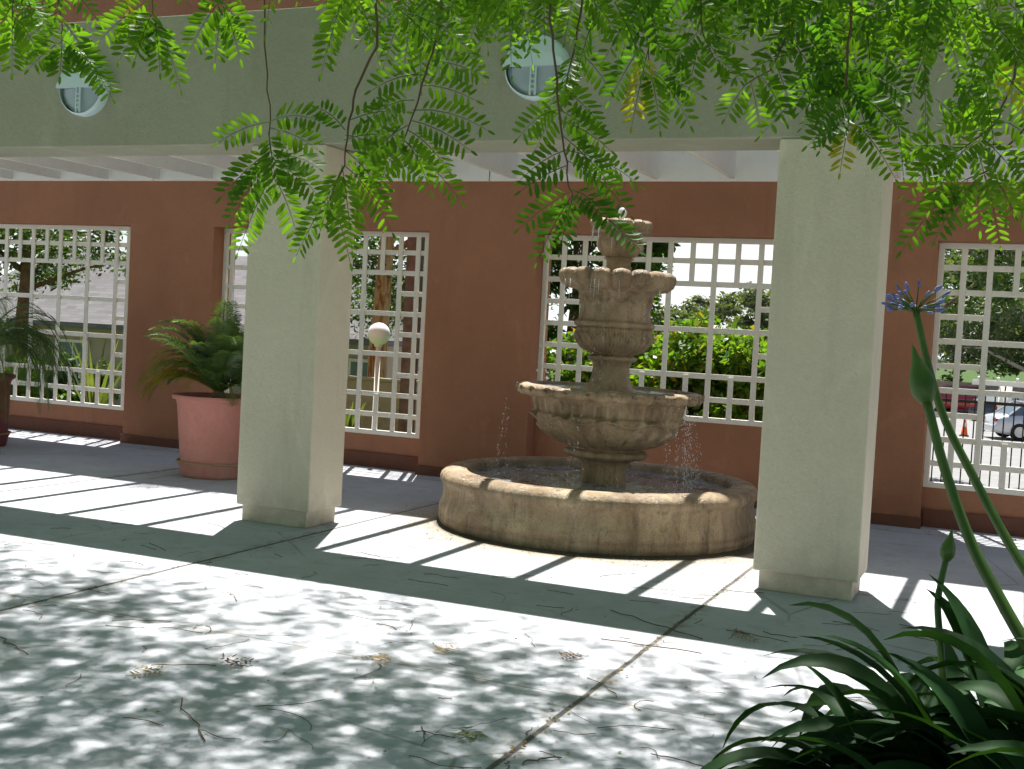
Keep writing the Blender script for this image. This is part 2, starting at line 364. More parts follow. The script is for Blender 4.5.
vb=[x0+.2192,x0+.438]+[x0+.438+.438*k for k in range(1,5)]+[x1-.2192]; vs_=[x0+.438+.219+.438*k for k in range(4)]
lattice(x0,x1,.355,2.55,vs_,vb,rs,rb,'white lattice screen at the right edge, parked cars and metal fence behind it',[(x0+.05,x0+.438),(x0+.438+.438*4,x1-.05)])

# ------------------------------------------------------------------ pergola between beam and wall
ZR=3.06
pg=empty('pergola_roof',(-5,9.6,ZR)); tag(pg,'white wooden rafters and ledger board between the green beam and the terracotta wall','pergola')
def rel(o): return Vector(o.location)
mb=MB(); o=rel(pg)
seg=[-22,-14.4,-9.35,-5.10,-.9,3.3,12]
for a,b_ in zip(seg[:-1],seg[1:]): mb.box(a-o.x+.006,b_-o.x-.006,YW-.042-o.y,YW-.002-o.y,0,.30)
mb.build('ledger_board',M['white'],pg,bevel=.004)
k=-24
while True:
    x=-3.35+.742*k
    k+=1
    if x<-18: continue
    if x>3: break
    mb=MB(); mb.box(x-.022-o.x,x+.022-o.x,YC+CD+.002-o.y,YW-.044-o.y,.02+random.uniform(-.004,.004),.29); mb.build('rafter',M['white'],pg,bevel=.003)

# ------------------------------------------------------------------ bulkhead lights on the beam
def bulkhead(x,z,label):
    e=empty('bulkhead_light',(x,YC,z)); n=48; rx,rz=.228,.215
    mb=MB(); prof=[(1,0),(1,-.055),(.98,-.07),(.95,-.082),(.92,-.085)]
    vs=[(rx*s*math.cos(2*math.pi*q/n),d,rz*s*math.sin(2*math.pi*q/n)) for s,d in prof for q in range(n)]
    mb.add(vs,[(i*n+(q+1)%n,i*n+q,(i+1)*n+q,(i+1)*n+(q+1)%n) for i in range(len(prof)-1) for q in range(n)])
    mb.build('rim',M['lampmetal'],e,smooth=True)
    # upper eyelid hood
    mb=MB(); pts=[]; A=[math.pi*q/24 for q in range(25)]
    top=[(rx*.965*math.cos(a),-.088-.03*math.sin(a)*.6,.0+rz*.965*math.sin(a)) for a in A]
    low=[(rx*.965*math.cos(a),-.112,.0+.0*math.sin(a)) for a in A]
    mid=[(rx*.965*math.cos(a),-.118,.0+rz*.45*math.sin(a)) for a in A]
    mb.add(top+mid+low,[(q,q+1,26+q,25+q) for q in range(24)]+[(25+q,26+q,51+q,50+q) for q in range(24)])
    back=[(p[0],-.08,p[2]) for p in low]; mb.add(low+back,[(q,q+1,26+q,25+q) for q in range(24)])
    mb.build('hood',M['lampmetal'],e,smooth=False)
    mb=MB(); N=24
    vs=[(rx*.925*math.cos(math.pi+math.pi*q/N)*s,-.045-.035*math.sqrt(max(0,1-s*s)),rz*.925*math.sin(math.pi+math.pi*q/N)*s) for s in (1,.8,.6,.4,.2,.01) for q in range(N+1)]
    mb.add(vs,[(i*(N+1)+q,i*(N+1)+q+1,(i+1)*(N+1)+q+1,(i+1)*(N+1)+q) for i in range(5) for q in range(N)])
    mb.build('diffuser',M['lampglass'],e,smooth=True)
    mb=MB(); 
    for dx in (-.018,.018): mb.box(dx-.006,dx+.006,-.104,-.092,-rz*.9,-.002)
    for zz in (-.05,-.085,-.12,-.155): mb.box(-.012,.012,-.102,-.094,zz-.006,zz+.006)
    mb.build('guard_bar',M['lampmetal'],e)
    return tag(e,label,'wall light','round bulkhead lights on the beam')
bulkhead(-7.05,3.30,'round eyelid wall light on the green beam, left of the left column')
bulkhead(-3.14,3.33,'round eyelid wall light on the beam above the fountain, partly behind hanging leaves')

# ------------------------------------------------------------------ fountain
FX,FY=-3.13,9.30
ft=empty('tiered_fountain',(FX,FY,0)); tag(ft,'three tiered cast stone fountain with scalloped bowls standing in a round basin','fountain')
JN=8
def fine(pr,m=4):
    out=[]
    for i in range(len(pr)-1):
        p0=pr[max(0,i-1)];p1=pr[i];p2=pr[i+1];p3=pr[min(len(pr)-1,i+2)]
        for q in range(m):
            t=q/m; out.append(tuple(.5*((2*b)+(-a+c)*t+(2*a-5*b+4*c-d)*t*t+(-a+3*b-3*c+d)*t**3) for a,b,c,d in zip(p0,p1,p2,p3)))
    out.append(pr[-1]); return out
def sstep(x,a,b): x=max(0,min(1,(x-a)/(b-a))); return x*x*(3-2*x)
def basin_mod(a,i):
    q=(a*JN/(2*math.pi)+.30)%1; d=min(q,1-q)*2*math.pi/JN*1.28
    return (-.014*max(0,1-(d/.016)**2),0) if 5<=i<=20 else ((0,-.010*max(0,1-(d/.016)**2)) if i in(3,4) else (0,0))
bprof=[(1.04,.10),(1.05,.30),(1.065,.405),(1.08,.422),(1.14,.432),(1.20,.430),(1.25,.415),(1.281,.388),(1.292,.358),(1.288,.332),(1.272,.312),(1.262,.295),(1.258,.26),(1.262,.215),(1.272,.18),(1.284,.15),(1.290,.12),(1.290,.078),(1.283,.070),(1.290,.060),(1.290,.03),(1.280,0)]
mb=MB(); mb.lathe(bprof,n=720,mod=basin_mod); mb.build('basin',M['stone'],ft,smooth=True)
mb=MB(); mb.lathe([(.001,0),(.97,0)],n=64,c=(0,0,.12)); mb.build('basin_floor',M['stone'],ft)
def wsurf(r,z,name,amp,n=72,rings=26,r0=.15):
    mb=MB(); vs=[]
    for i in range(rings+1):
        rr=r0+(r-r0)*i/rings
        for k in range(n):
            a=2*math.pi*k/n; x,y=rr*math.cos(a),rr*math.sin(a)
            vs.append((x,y,z+amp*(math.sin(x*31+y*17)*.5+math.sin(x*13-y*41+1)*.5+math.sin(rr*60)*.6+random.uniform(-.6,.6))))
    mb.add(vs,[(i*n+k,i*n+(k+1)%n,(i+1)*n+(k+1)%n,(i+1)*n+k) for i in range(rings) for k in range(n)]); return mb
TI=Vector((math.cos(YAW),-math.sin(YAW),0)); AX=TI   # lean direction of the upper stack
TILT=.014
up=ft
def lean(o): o.rotation_euler=Vector((0,0,1)).rotation_difference(Vector((TI.x*TILT,TI.y*TILT,1)).normalized()).to_euler(); o.location=TI*.035; return o
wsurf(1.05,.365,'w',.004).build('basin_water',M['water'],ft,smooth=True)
# pedestal
mb=MB(); mb.lathe([(.30,.12),(.30,.22),(.235,.27),(.215,.30),(.192,.36),(.182,.44),(.186,.50),(.215,.545),(.27,.565),(.325,.575),(.345,.595),(.345,.615),(.325,.635),(.29,.642),(.30,.655),(.33,.662)],n=96); lean(mb.build('pedestal',M['stone'],ft,smooth=True))
# big bowl : ribbed lower bowl, swag band, flaring body, carved roll rim
bp=fine([(.30,.655),(.36,.675),(.44,.715),(.52,.775),(.572,.84),(.592,.872),(.612,.885),(.618,.90),(.612,.915),(.596,.93),(.602,.96),(.612,1.0),(.625,1.035),(.645,1.05)])
def bigmod(a,i):
    r_,z=bp[i]; g=abs(math.sin(a*5))          # ten swags
    zs=.905-.045*g                              # swag line
    dr=.030*math.exp(-((z-zs)/.013)**2)         # rope of the swag
    dr+=.018*math.exp(-(g/.16)**2)*sstep(z,.72,.80)*(1-sstep(z,.99,1.03))   # straps
    if z>zs: dr+=(.016*math.cos(a*40)-.006)*sstep(z,zs+.01,zs+.03)*(1-sstep(z,1.01,1.04))
    else:
        pet=abs(math.sin(a*10)); zt=.70+.12*pet**.6
        dr+=.034*(1-sstep(z,zt-.012,zt+.006))*sstep(z,.655,.68)*(.4+.6*pet)
    return (dr,0)
mb=MB(); mb.lathe(bp,n=480,mod=bigmod); big=lean(mb.build('large_bowl',M['stone'],ft,smooth=True))
def rimmod(a,i):
    s=math.cos(a*26); s2=abs(math.sin(a*13))
    return (.020*s2*(1 if 1<=i<=5 else 0),.010*s*(1 if 1<=i<=4 else 0))
rp=[(.645,1.05),(.69,1.052),(.722,1.062),(.738,1.082),(.742,1.105),(.732,1.125),(.712,1.137),(.68,1.14),(.655,1.135),(.645,1.11),(.60,1.07),(.001,1.05)]
mb=MB(); mb.lathe(rp,n=416,mod=rimmod); lean(mb.build('rim',M['stone'],big if 0 else ft,smooth=True))
# carved scrolls on the big rim
for k in range(26):
    mb=MB(); a=2*math.pi*k/26
    pts=[]
    for j in range(14):
        q=j/13*4.6; rr=.030*(1-.62*j/13); pts.append((a+rr*math.cos(q)*1.9/.742*1.0, 1.098+rr*math.sin(q)*1.0))
    P3=[((.760)*math.cos(t_),.760*math.sin(t_),z_) for t_,z_ in pts]; mb.tube(P3,[.009]*14,5); lean(mb.build('carved_scroll',M['stone'],ft,smooth=True))
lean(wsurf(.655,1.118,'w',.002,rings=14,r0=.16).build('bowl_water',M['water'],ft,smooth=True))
# middle stem + urn
mb=MB(); mb.lathe([(.215,1.06),(.200,1.12),(.172,1.17),(.155,1.23),(.150,1.30),(.160,1.345),(.192,1.36),(.204,1.375),(.196,1.392),(.165,1.40)],n=72); lean(mb.build('middle_stem',M['stone'],ft,smooth=True))
un=fine([(.165,1.395),(.192,1.415),(.225,1.45),(.258,1.49),(.288,1.535),(.308,1.58),(.313,1.61),(.305,1.625),(.322,1.635),(.330,1.65),(.322,1.667),(.300,1.68),(.290,1.72),(.287,1.78),(.289,1.84),(.298,1.89),(.318,1.92),(.34,1.935)])
def urnmod(a,i):
    r_,z=un[i]; g=abs(math.sin(a*7)); h=abs(math.cos(a*7)); dr=0
    if z<1.63:
        z1=1.475+.10*g**.6; z2=1.465+.12*h**.6
        dr=.032*(1-sstep(z,z1-.012,z1+.006))*(.35+.65*g)+.018*(1-sstep(z,z2-.012,z2+.006))*(.3+.7*h); dr+=.006*math.cos(a*84); dr*=sstep(z,1.405,1.45); dr-=.006
    elif z>1.69: dr=.009*math.cos(a*28)*sstep(z,1.80,1.88)+.012*math.exp(-((z-(1.86-.05*g))/.012)**2)
    return (dr,0)
mb=MB(); mb.lathe(un,n=420,mod=urnmod); lean(mb.build('urn',M['stone'],ft,smooth=True))
def shell_rim(n,r0,r1,z0,z1,name):
    """ring of overhanging scallop lobes"""
    mb=MB(); N=n*16
    def mod(a,i):
        g=abs(math.cos(a*n/2)); lob=g**.55
        ribs=.004*math.cos(a*n*6)
        return ((lob-.5)*(.05 if i in(3,4,5,6) else (.03 if i in(2,7) else 0))+ribs*(1 if i in(2,3,4,5) else 0),(lob-.5)*(.030 if i in(4,5,6,7,8) else 0))
    h=z1-z0
    pr=[(r0,z0),(r0+.03,z0+.05*h),(r0+.07,z0+.12*h),(r1-.02,z0+.35*h),(r1,z0+.62*h),(r1-.008,z0+.85*h),(r1-.035,z0+.97*h),(r1-.07,z0+1.0*h),(r1-.11,z0+.93*h),(r0-.03,z0+.5*h),(r0-.06,z0+.3*h),(.001,z0+.25*h)]
    mb.lathe(pr,n=N,mod=mod); return mb
lean(shell_rim(16,.325,.452,1.915,2.075,'x').build('scalloped_rim',M['stone'],ft,smooth=True))
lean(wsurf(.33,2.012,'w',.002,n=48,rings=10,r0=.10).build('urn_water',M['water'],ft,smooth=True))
mb=MB(); mb.lathe([(.15,1.96),(.145,2.04),(.115,2.08),(.098,2.13),(.10,2.17),(.125,2.185),(.10,2.195)],n=48); lean(mb.build('upper_stem',M['stone'],ft,smooth=True))
def topmod(a,i):
    return (.010*abs(math.sin(a*7)) if 1<=i<=4 else 0,0)
mb=MB(); mb.lathe([(.095,2.19),(.13,2.21),(.165,2.25),(.185,2.30),(.178,2.33),(.172,2.36),(.178,2.40)],n=112,mod=topmod); lean(mb.build('top_bowl',M['stone'],ft,smooth=True))
lean(shell_rim(12,.17,.232,2.385,2.485,'x').build('top_rim',M['stone'],ft,smooth=True))
mb=MB(); mb.lathe([(.012,2.43),(.016,2.50),(.03,2.535),(.038,2.56),(.028,2.585),(.008,2.60)],n=14,mod=lambda a,i:(random.uniform(-.007,.007),random.uniform(-.008,.008)),cap=True); lean(mb.build('water_jet',M['drops'],ft,smooth=True))
def ico(mbx,p,r):
    t=.525731*r; s=.850651*r; p=Vector(p)
    V=[(-t,0,s),(t,0,s),(-t,0,-s),(t,0,-s),(0,s,t),(0,s,-t),(0,-s,t),(0,-s,-t),(s,t,0),(-s,t,0),(s,-t,0),(-s,-t,0)]
    Fc=[(0,1,4),(0,4,9),(9,4,5),(4,8,5),(4,1,8),(8,1,10),(8,10,3),(5,8,3),(5,3,2),(2,3,7),(7,3,10),(7,10,6),(7,6,11),(11,6,0),(0,6,1),(6,10,1),(9,11,0),(9,2,11),(9,5,2),(7,11,2)]
    mbx.add([(p.x+v[0],p.y+v[1],p.z+v[2]*2.6) for v in V],[f[::-1] for f in Fc])
mb=MB()
rr=random.Random(5)
for k in range(16):   # trickles from the top rim
    a=rr.choice([-.3,-.15,.0,.1,.25,2.6,-1.9,-1.7,-1.2]) + rr.uniform(-.05,.05); 
    r=.235+rr.uniform(0,.01); z=2.40; L=rr.uniform(.06,.2)
    mb=MB(); mb.tube([(r*math.cos(a),r*math.sin(a),z+.03),(r*1.03*math.cos(a),r*1.03*math.sin(a),z-L*.5),(r*1.05*math.cos(a),r*1.05*math.sin(a),z-L)],[.002,.0025,.0012],5); mb.build('water_trickle',M['drops'],ft,smooth=True)
for (a0,n) in ((-.2,3),(-2.0,2),(-1.5,3),(-1.1,1)):
    for k in range(n):
        a=a0+rr.uniform(-.12,.12); r=.465; L=rr.uniform(.05,.18)
        mb=MB(); mb.tube([(r*math.cos(a),r*math.sin(a),1.99),(r*1.01*math.cos(a),r*1.01*math.sin(a),1.99-L)],[.0022,.001],5); mb.build('water_trickle',M['drops'],ft,smooth=True)
mb=MB()
for st_ in range(46):
    q_=rr.random()
    if q_<.62: a=rr.choice([-.7,-.55,-.45,-.35,-.25,-.15,-.05,.0,-.3,-.2,-2.75,-1.5])+rr.gauss(0,.04); r_,z1,z0=.755,1.06,.37; nn_=26
    elif q_<.85: a=rr.uniform(-3,.4); r_,z1,z0=.475,1.97,1.14; nn_=14
    else: a=rr.uniform(-3.1,.3); r_,z1,z0=.245,2.38,2.06; nn_=7
    v_=rr.uniform(.02,.10)
    for j in range(nn_):
        t_=rr.random()**.6; z=z1-(z1-z0)*t_; rad_=r_+v_*math.sqrt(t_)+rr.gauss(0,.006); aa=a+rr.gauss(0,.012)
        ico(mb,(rad_*math.cos(aa),rad_*math.sin(aa),z),rr.uniform(.0012,.0031))
for k in range(110): a=rr.uniform(-3.1,.3); rad_=rr.uniform(.55,.98); ico(mb,(rad_*math.cos(a),rad_*math.sin(a),.375+abs(rr.gauss(0,.05))),rr.uniform(.0015,.0035))
tag(mb.build('water_droplets',M['drops'],ft),kind='stuff')

# ------------------------------------------------------------------ pots with palms
def pot(name,x,y,mat,label,rtop=.43,rbot=.325,h=.78):
    e=empty(name,(x,y,0))
    mb=MB(); mb.lathe([(rbot-.02,.03),(rbot,.035),(rbot+.012,.12),(rbot+.02,.20),(rtop-.045,h-.10),(rtop-.03,h-.045),(rtop,h-.04),(rtop+.008,h-.02),(rtop,h),(rtop-.035,h),(rtop-.045,h-.06),(rtop-.05,h-.08)],n=72)
    ob=mb.build('pot_body',mat,e,smooth=True); smooth_by_angle(ob,40)
    mb=MB(); mb.lathe([(rbot-.06,.0),(rbot+.0,.0),(rbot+.012,.03),(rbot+.02,.085),(rbot+.035,.115),(rbot+.045,.135),(rbot+.03,.138),(rbot+.012,.11)],n=72); mb.build('saucer',M['saucer'] if 'pot'==mat.name else mat,e,smooth=True)
    mb=MB(); mb.lathe([(rbot+.035,.128),(rbot+.052,.135),(rbot+.054,.148),(rbot+.035,.152)],n=72); mb.build('saucer_lip',M['saucer'],e,smooth=True)
    mb=MB(); mb.lathe([(.001,h-.07),(rtop-.045,h-.08)],n=36); mb.build('potting_soil',M['soil'],e)
    return tag(e,label,'plant pot','large clay pots by the wall')
def frond(mbx,base,az,L,elev,droop,mi,rnd,lw=.009,ll=.23,n=42):
    base=Vector(base); d=Vector((math.cos(az)*math.cos(elev),math.sin(az)*math.cos(elev),math.sin(elev))); p=base.copy(); pts=[p.copy()]; S=16
    for i in range(S):
        d=(d+Vector((0,0,-droop*(i+1)/S/S*2))).normalized(); p=p+d*(L/S); pts.append(p.copy())
    mbx.tube(pts,[.008*(1-.8*i/S)+.001 for i in range(S+1)],5,mi)
    for k in range(n):
        t=.16+.84*k/(n-1); j=min(S-1,int(t*S)); fr=t*S-j; q=pts[j].lerp(pts[j+1],fr); tn=(pts[j+1]-pts[j]).normalized()
        side=tn.cross(Vector((0,0,1)));
        if side.length<1e-3: side=Vector((1,0,0))
        side.normalize(); up=side.cross(tn)
        l=ll*math.sin(math.pi*min(1,.12+t*.86))**.7*rnd.uniform(.85,1.12)
        for s in (-1,1):
            dr=(side*s*.75+tn*.62+up*rnd.uniform(.05,.35)).normalized()
            a=q; b_=q+dr*l*.5; c=q+dr*l*.95+Vector((0,0,-l*.30*rnd.uniform(.6,1.3)))
            w1=tn*lw*.5; wn=(up*.6+tn).normalized()*lw*.5
            mbx.add([a-w1*.5,a+w1*.5,b_+wn,b_-wn,c],[(0,1,2,3),(3,2,4)],mi)
def palm(name,x,y,z,seed,label,spec,h0=.0,trunk=.12):
    rnd=random.Random(seed); e=empty(name,(x,y,z))
    mb=MB(); mb.tube([(0,0,-.05),(0,0,trunk*.6),(0,0,trunk)],[.06,.065,.05],10); mb.build('stem',M['bark'],e,smooth=True)
    mb=MB()
    for (az,L,el,dr,mi) in spec: frond(mb,(math.cos(az)*.03,math.sin(az)*.03,trunk),az,L,el,dr,mi,rnd)
    mb.build('fronds',[M['palm'],M['palm_y'],M['palm_b']],e)
    return tag(e,label,'palm')
PX,PY=-7.13,9.58
pot('plant_pot',PX,PY,M['pot'],'pink terracotta pot with a saucer beside the left column')
rnd=random.Random(3)
spec=[(rnd.uniform(0,6.28),rnd.uniform(.7,.98),rnd.uniform(.85,1.45),rnd.uniform(.8,2.0),0) for _ in range(38)]
spec+=[(3.3+rnd.uniform(-.6,.6),rnd.uniform(.75,.95),rnd.uniform(.5,.95),rnd.uniform(1.6,3),1) for _ in range(11)]
spec+=[(rnd.uniform(0,6.28),rnd.uniform(.4,.65),rnd.uniform(.5,1.4),rnd.uniform(1.0,2.4),0) for _ in range(20)]
palm('potted_palm',PX,PY,.70,5,'bushy palm with yellowing left fronds in the pink pot beside the column',spec)
PX2,PY2=-10.47,9.75
pot('plant_pot',PX2,PY2,M['pot2'],'dark maroon pot at the left edge of the picture',rtop=.40)
spec=[(rnd.uniform(-1.9,1.6),rnd.uniform(1.05,1.4),rnd.uniform(.6,1.25),rnd.uniform(2.6,4.6),0) for _ in range(26)]
spec+=[(rnd.uniform(1.6,4.4),rnd.uniform(.8,1.1),rnd.uniform(.6,1.2),rnd.uniform(3,5),0) for _ in range(12)]
spec+=[(rnd.uniform(-.7,.35),rnd.uniform(1.25,1.5),rnd.uniform(.45,1.0),rnd.uniform(3,4.6),0) for _ in range(10)]
spec+=[(-.5,.95,.2,6,2),(-.3,1.0,.3,6.2,2)]
palm('potted_palm',PX2,PY2,.70,9,'dark arching palm in the maroon pot at the left edge',spec,trunk=.28)

# ------------------------------------------------------------------ numpy foliage helper
def mesh_np(name,V,Fq,mats,parent=None,mi=None,smooth=False):
    me=bpy.data.meshes.new(name); n=len(V); m_=len(Fq); k=Fq.shape[1]
    me.vertices.add(n); me.vertices.foreach_set('co',V.astype(np.float32).ravel())
    me.loops.add(m_*k); me.loops.foreach_set('vertex_index',Fq.astype(np.int32).ravel())
    me.polygons.add(m_); me.polygons.foreach_set('loop_start',np.arange(0,m_*k,k,dtype=np.int32)); 
    for mt in mats: me.materials.append(mt)
    if mi is not None: me.polygons.foreach_set('material_index',mi.astype(np.int32))
    if smooth: me.polygons.foreach_set('use_smooth',np.ones(m_,dtype=bool))
    me.update(calc_edges=True); me.validate()
    o=bpy.data.objects.new(name,me); col.objects.link(o)
    if parent: o.parent=parent
    return o
def rand_unit(n):
    v=rng.normal(size=(n,3)); return v/np.linalg.norm(v,axis=1,keepdims=True)
def leaf_cloud(centers,rads,per,size,asp=.45,flat=.75):
    """diamond leaves, folded, spread through clumps"""
    C=np.repeat(np.array(centers),per,axis=0); Rr=np.repeat(np.array(rads),per,axis=0)
    n=len(C); d=rand_unit(n)*(rng.random((n,1))**.45)*Rr*np.array([1,1,flat]); p=C+d
    a=rand_unit(n); a[:,2]=a[:,2]*.6-.25; a/=np.linalg.norm(a,axis=1,keepdims=True); nrm=rand_unit(n); b=np.cross(a,nrm); b/=np.linalg.norm(b,axis=1,keepdims=True)+1e-9
    L=size*(.6+.8*rng.random((n,1))); W=L*asp; c=np.cross(a,b)
    v=np.stack([p,p+a*L*.5+b*W*.5+c*W*.15,p+a*L,p+a*L*.5-b*W*.5+c*W*.15],axis=1).reshape(-1,3)
    f=np.arange(4*n).reshape(n,4); return v,f
def tree(name,x,y,z0,h,cr,label,leafm,barkm,group,seed,per=170,size=.10,nc=60,trunk_r=.16,crown_lo=.35,lean_=(0,0),limbs=9,asp=.4):
    rnd=random.Random(seed); e=empty(name,(x,y,z0)); mb=MB()
    top=Vector((lean_[0],lean_[1],h*.9)); tr=[Vector((0,0,-.1)),Vector((lean_[0]*.15,lean_[1]*.1,h*.25)),Vector((lean_[0]*.5+.1,lean_[1]*.5,h*.55)),top]
    mb.tube(tr,[trunk_r*1.15,trunk_r,trunk_r*.7,trunk_r*.2],12); mb.build('trunk',barkm,e,smooth=True)
    mb=MB(); C=[];Rd=[]
    for k in range(limbs):
        s=rnd.uniform(crown_lo*.8,.85); b0=Vector((lean_[0]*s,lean_[1]*s,h*s*.95)); az=k*2.4+rnd.uniform(-.4,.4); L=cr*rnd.uniform(.6,1.0); 
        m1=b0+Vector((math.cos(az)*L*.5,math.sin(az)*L*.5,h*.10)); m2=b0+Vector((math.cos(az)*L,math.sin(az)*L,h*.16*rnd.uniform(.2,1.3)))
        mb=MB(); mb.tube([b0,m1,m2],[trunk_r*.38,trunk_r*.2,trunk_r*.06],7); mb.build('limb',barkm,e,smooth=True)
        for q in (.45,.7,.95,1.05):
            c=b0.lerp(m2,q)+Vector((rnd.uniform(-.3,.3)*cr*.5,rnd.uniform(-.3,.3)*cr*.5,rnd.uniform(-.1,.25)*cr*.6)); C.append(c); Rd.append([cr*rnd.uniform(.13,.27)])
    for k in range(nc):
        v=Vector((rnd.gauss(0,1),rnd.gauss(0,1),rnd.gauss(0,1))).normalized()*rnd.uniform(.5,1)
        C.append(Vector((lean_[0]*.6+v.x*cr,lean_[1]*.6+v.y*cr,h*((1+crown_lo)/2)+v.z*h*(1-crown_lo)/2))); Rd.append([cr*rnd.uniform(.10,.26)])
    v,f=leaf_cloud([tuple(c) for c in C],Rd,per,size,asp)
    mesh_np('crown',v,f,[leafm],e)
    return tag(e,label,'tree',group)

# ------------------------------------------------------------------ things beyond the wall
L1=leafmat('tree_leaf_mid',(.035,.08,.02),(.08,.15,.035),.35,.5,2,1.7)
L2=leafmat('tree_leaf_greygreen',(.085,.125,.07),(.15,.20,.12),.45,.5,2,1.3)
L3=leafmat('shrub_leaf_bright',(.07,.17,.02),(.15,.28,.04),.45,.35,4,1.8)
L4=leafmat('tree_leaf_dark',(.04,.10,.03),(.085,.17,.045),.55,.5,2,1.5)
G='trees beyond the wall'
def tr_at(px,Y,**k):
    p=onY(px,340,Y); return tree('leafy_tree',p.x,Y,gz(p.x,Y),group=G,**k)
tr_at(20,18,h=5.2,cr=2.3,label='green tree seen through the leftmost lattice, left of the shingle roof',leafm=L1,barkm=M['bark'],seed=11,crown_lo=.62,nc=40,size=.12,per=130)
tr_at(410,24,h=8.0,cr=3.4,label='leafy tree behind the brown post seen through the second lattice',leafm=L1,barkm=M['bark'],seed=12,crown_lo=.25,nc=60,size=.14,lean_=(.3,0))
p=onY(379,330,21); tree('eucalyptus_tree',p.x,21,gz(0,21),9,3.2,'tall tree with peeling orange brown bark behind the globe lamp',L1,M['peel'],G,14,per=90,size=.14,nc=40,trunk_r=.19,crown_lo=.55)
tr_at(572,17,h=5.6,cr=1.55,per=300,label='dark green tree seen through the lattice left of the fountain stack',leafm=L4,barkm=M['bark'],seed=15,crown_lo=.18,nc=70,size=.13)
tr_at(664,42,h=4.4,cr=1.9,label='distant rounded grey green tree just right of the fountain urn',leafm=L2,barkm=M['bark'],seed=16,crown_lo=.2,nc=50,size=.2)
tr_at(704,46,h=5.0,cr=1.9,label='distant pointed grey green tree in the middle of the shrubs lattice',leafm=L2,barkm=M['bark'],seed=17,crown_lo=.2,nc=50,size=.2)
tr_at(772,38,h=5.2,cr=2.1,label='tall green tree beside the right column edge, beyond the shrubs',leafm=L2,barkm=M['bark'],seed=18,crown_lo=.15,nc=60,size=.2)
tr_at(930,30,h=9.0,cr=3.0,label='dense tree left of the car park beyond the right lattice',leafm=L1,barkm=M['bark'],seed=19,crown_lo=.38,nc=55,size=.17)
tr_at(985,78,h=11,cr=6,label='broad tree far behind the red car',leafm=L1,barkm=M['bark'],seed=20,crown_lo=.1,nc=70,size=.4)
tr_at(1040,72,h=12,cr=6,label='tree with bare pale limbs far behind the silver car',leafm=L2,barkm=simple('pale_bark',(.45,.4,.34),.8,.2),seed=21,crown_lo=.2,nc=45,size=.36,trunk_r=.35,lean_=(-2,0))
def shrub(name,x,y,z0,h,rx,label,mat,seed,per=130,size=.11,nc=26,group='shrubs behind the fountain lattice',ymat=None):
    rnd=random.Random(seed); e=empty(name,(x,y,z0)); mb=MB(); C=[]
    for k in range(9):
        a=k*.7+rnd.random(); q=Vector((math.cos(a)*rx*rnd.uniform(.2,.8),math.sin(a)*rx*.6*rnd.uniform(.2,.9),h*rnd.uniform(.6,.98)))
        mb.tube([(0,0,-.05),q*.5+Vector((0,0,.1)),q],[.022,.014,.005],5)
        C+= [q*s for s in (.55,.8,1)]
    mb.build('stems',M['bark'],e,smooth=True)
    for k in range(nc):
        C.append(Vector((rnd.uniform(-1,1)*rx,rnd.uniform(-.6,.6)*rx,rnd.uniform(.05,.92)*h)))
    v,f=leaf_cloud([tuple(c) for c in C],[[rx*rnd.uniform(.16,.34)] for _ in C],per,size,.5)
    mi=(rng.random(len(f))<.05).astype(int) if ymat else np.zeros(len(f),int)
    mesh_np('foliage',v,f,[mat]+([ymat] if ymat else []),e,mi=mi)
    return tag(e,label,'shrub',group)
LY=leafmat('shrub_leaf_yellow',(.45,.40,.03),(.6,.5,.05),.4,.4,4,1.3)
for px,h,rx,l,s in ((600,1.55,.75,'low shrub seen through the lattice below the fountain urn',31),(655,1.75,.8,'bright green shrub just right of the fountain neck',32),(712,1.95,.8,'tallest bright green shrub in the middle of the lattice behind the fountain',33),(764,1.8,.8,'bright shrub with yellow leaves next to the right column',34)):
    q=onY(px,340,14.0+ (s%2)*.35); shrub('leafy_shrub',q.x,q.y,gz(q.x,q.y),h+.12,rx,l,L3,s,per=120,ymat=LY)
q=onY(30,340,16.5); shrub('leafy_shrub',q.x,q.y,gz(q.x,q.y),1.15,1.0,'green hedge shrub behind the dark palm at the left edge',L3,35,group='shrubs beyond the left lattices')
q=onY(75,340,17.0); shrub('leafy_shrub',q.x,q.y,gz(q.x,q.y),1.1,.9,'low green shrub in front of the tan house wall',L1,36,group='shrubs beyond the left lattices')
def spiky(px,Y,n,L,label,seed,mat):
    rnd=random.Random(seed); p=onY(px,340,Y); e=MB(); 
    for k in range(n):
        a=rnd.uniform(0,6.28); s=rnd.uniform(.1,.5); l=L*rnd.uniform(.7,1.1); d=Vector((math.cos(a)*s,math.sin(a)*s,1)).normalized(); sd=d.cross(Vector((math.cos(a),math.sin(a),0)) if s>.0 else Vector((1,0,0))).normalized()
        w0=.03; b=Vector((math.cos(a)*.03,math.sin(a)*.03,0)); bend=Vector((math.cos(a)*.12,math.sin(a)*.12,0))*l
        pts=[b,b+d*l*.4,b+d*l*.75+bend*.4,b+d*l+bend]; ww=[w0,w0*1.2,w0*.7,.002]
        e.add([q_ for pp,w1 in zip(pts,ww) for q_ in (pp-sd*w1,pp+sd*w1)],[(0,1,3,2),(2,3,5,4),(4,5,7,6)])
    o=e.build('spiky_plant',mat); o.location=(p.x,Y,gz(p.x,Y)); return tag(o,label,'plant')
spiky(97,16,22,1.5,'tall sword leaved plant in front of the tan house, behind the leftmost lattice',3,L2)
spiky(352,14.5,14,.75,'pale bladed plant at the foot of the lattice beside the left column',4,L2)
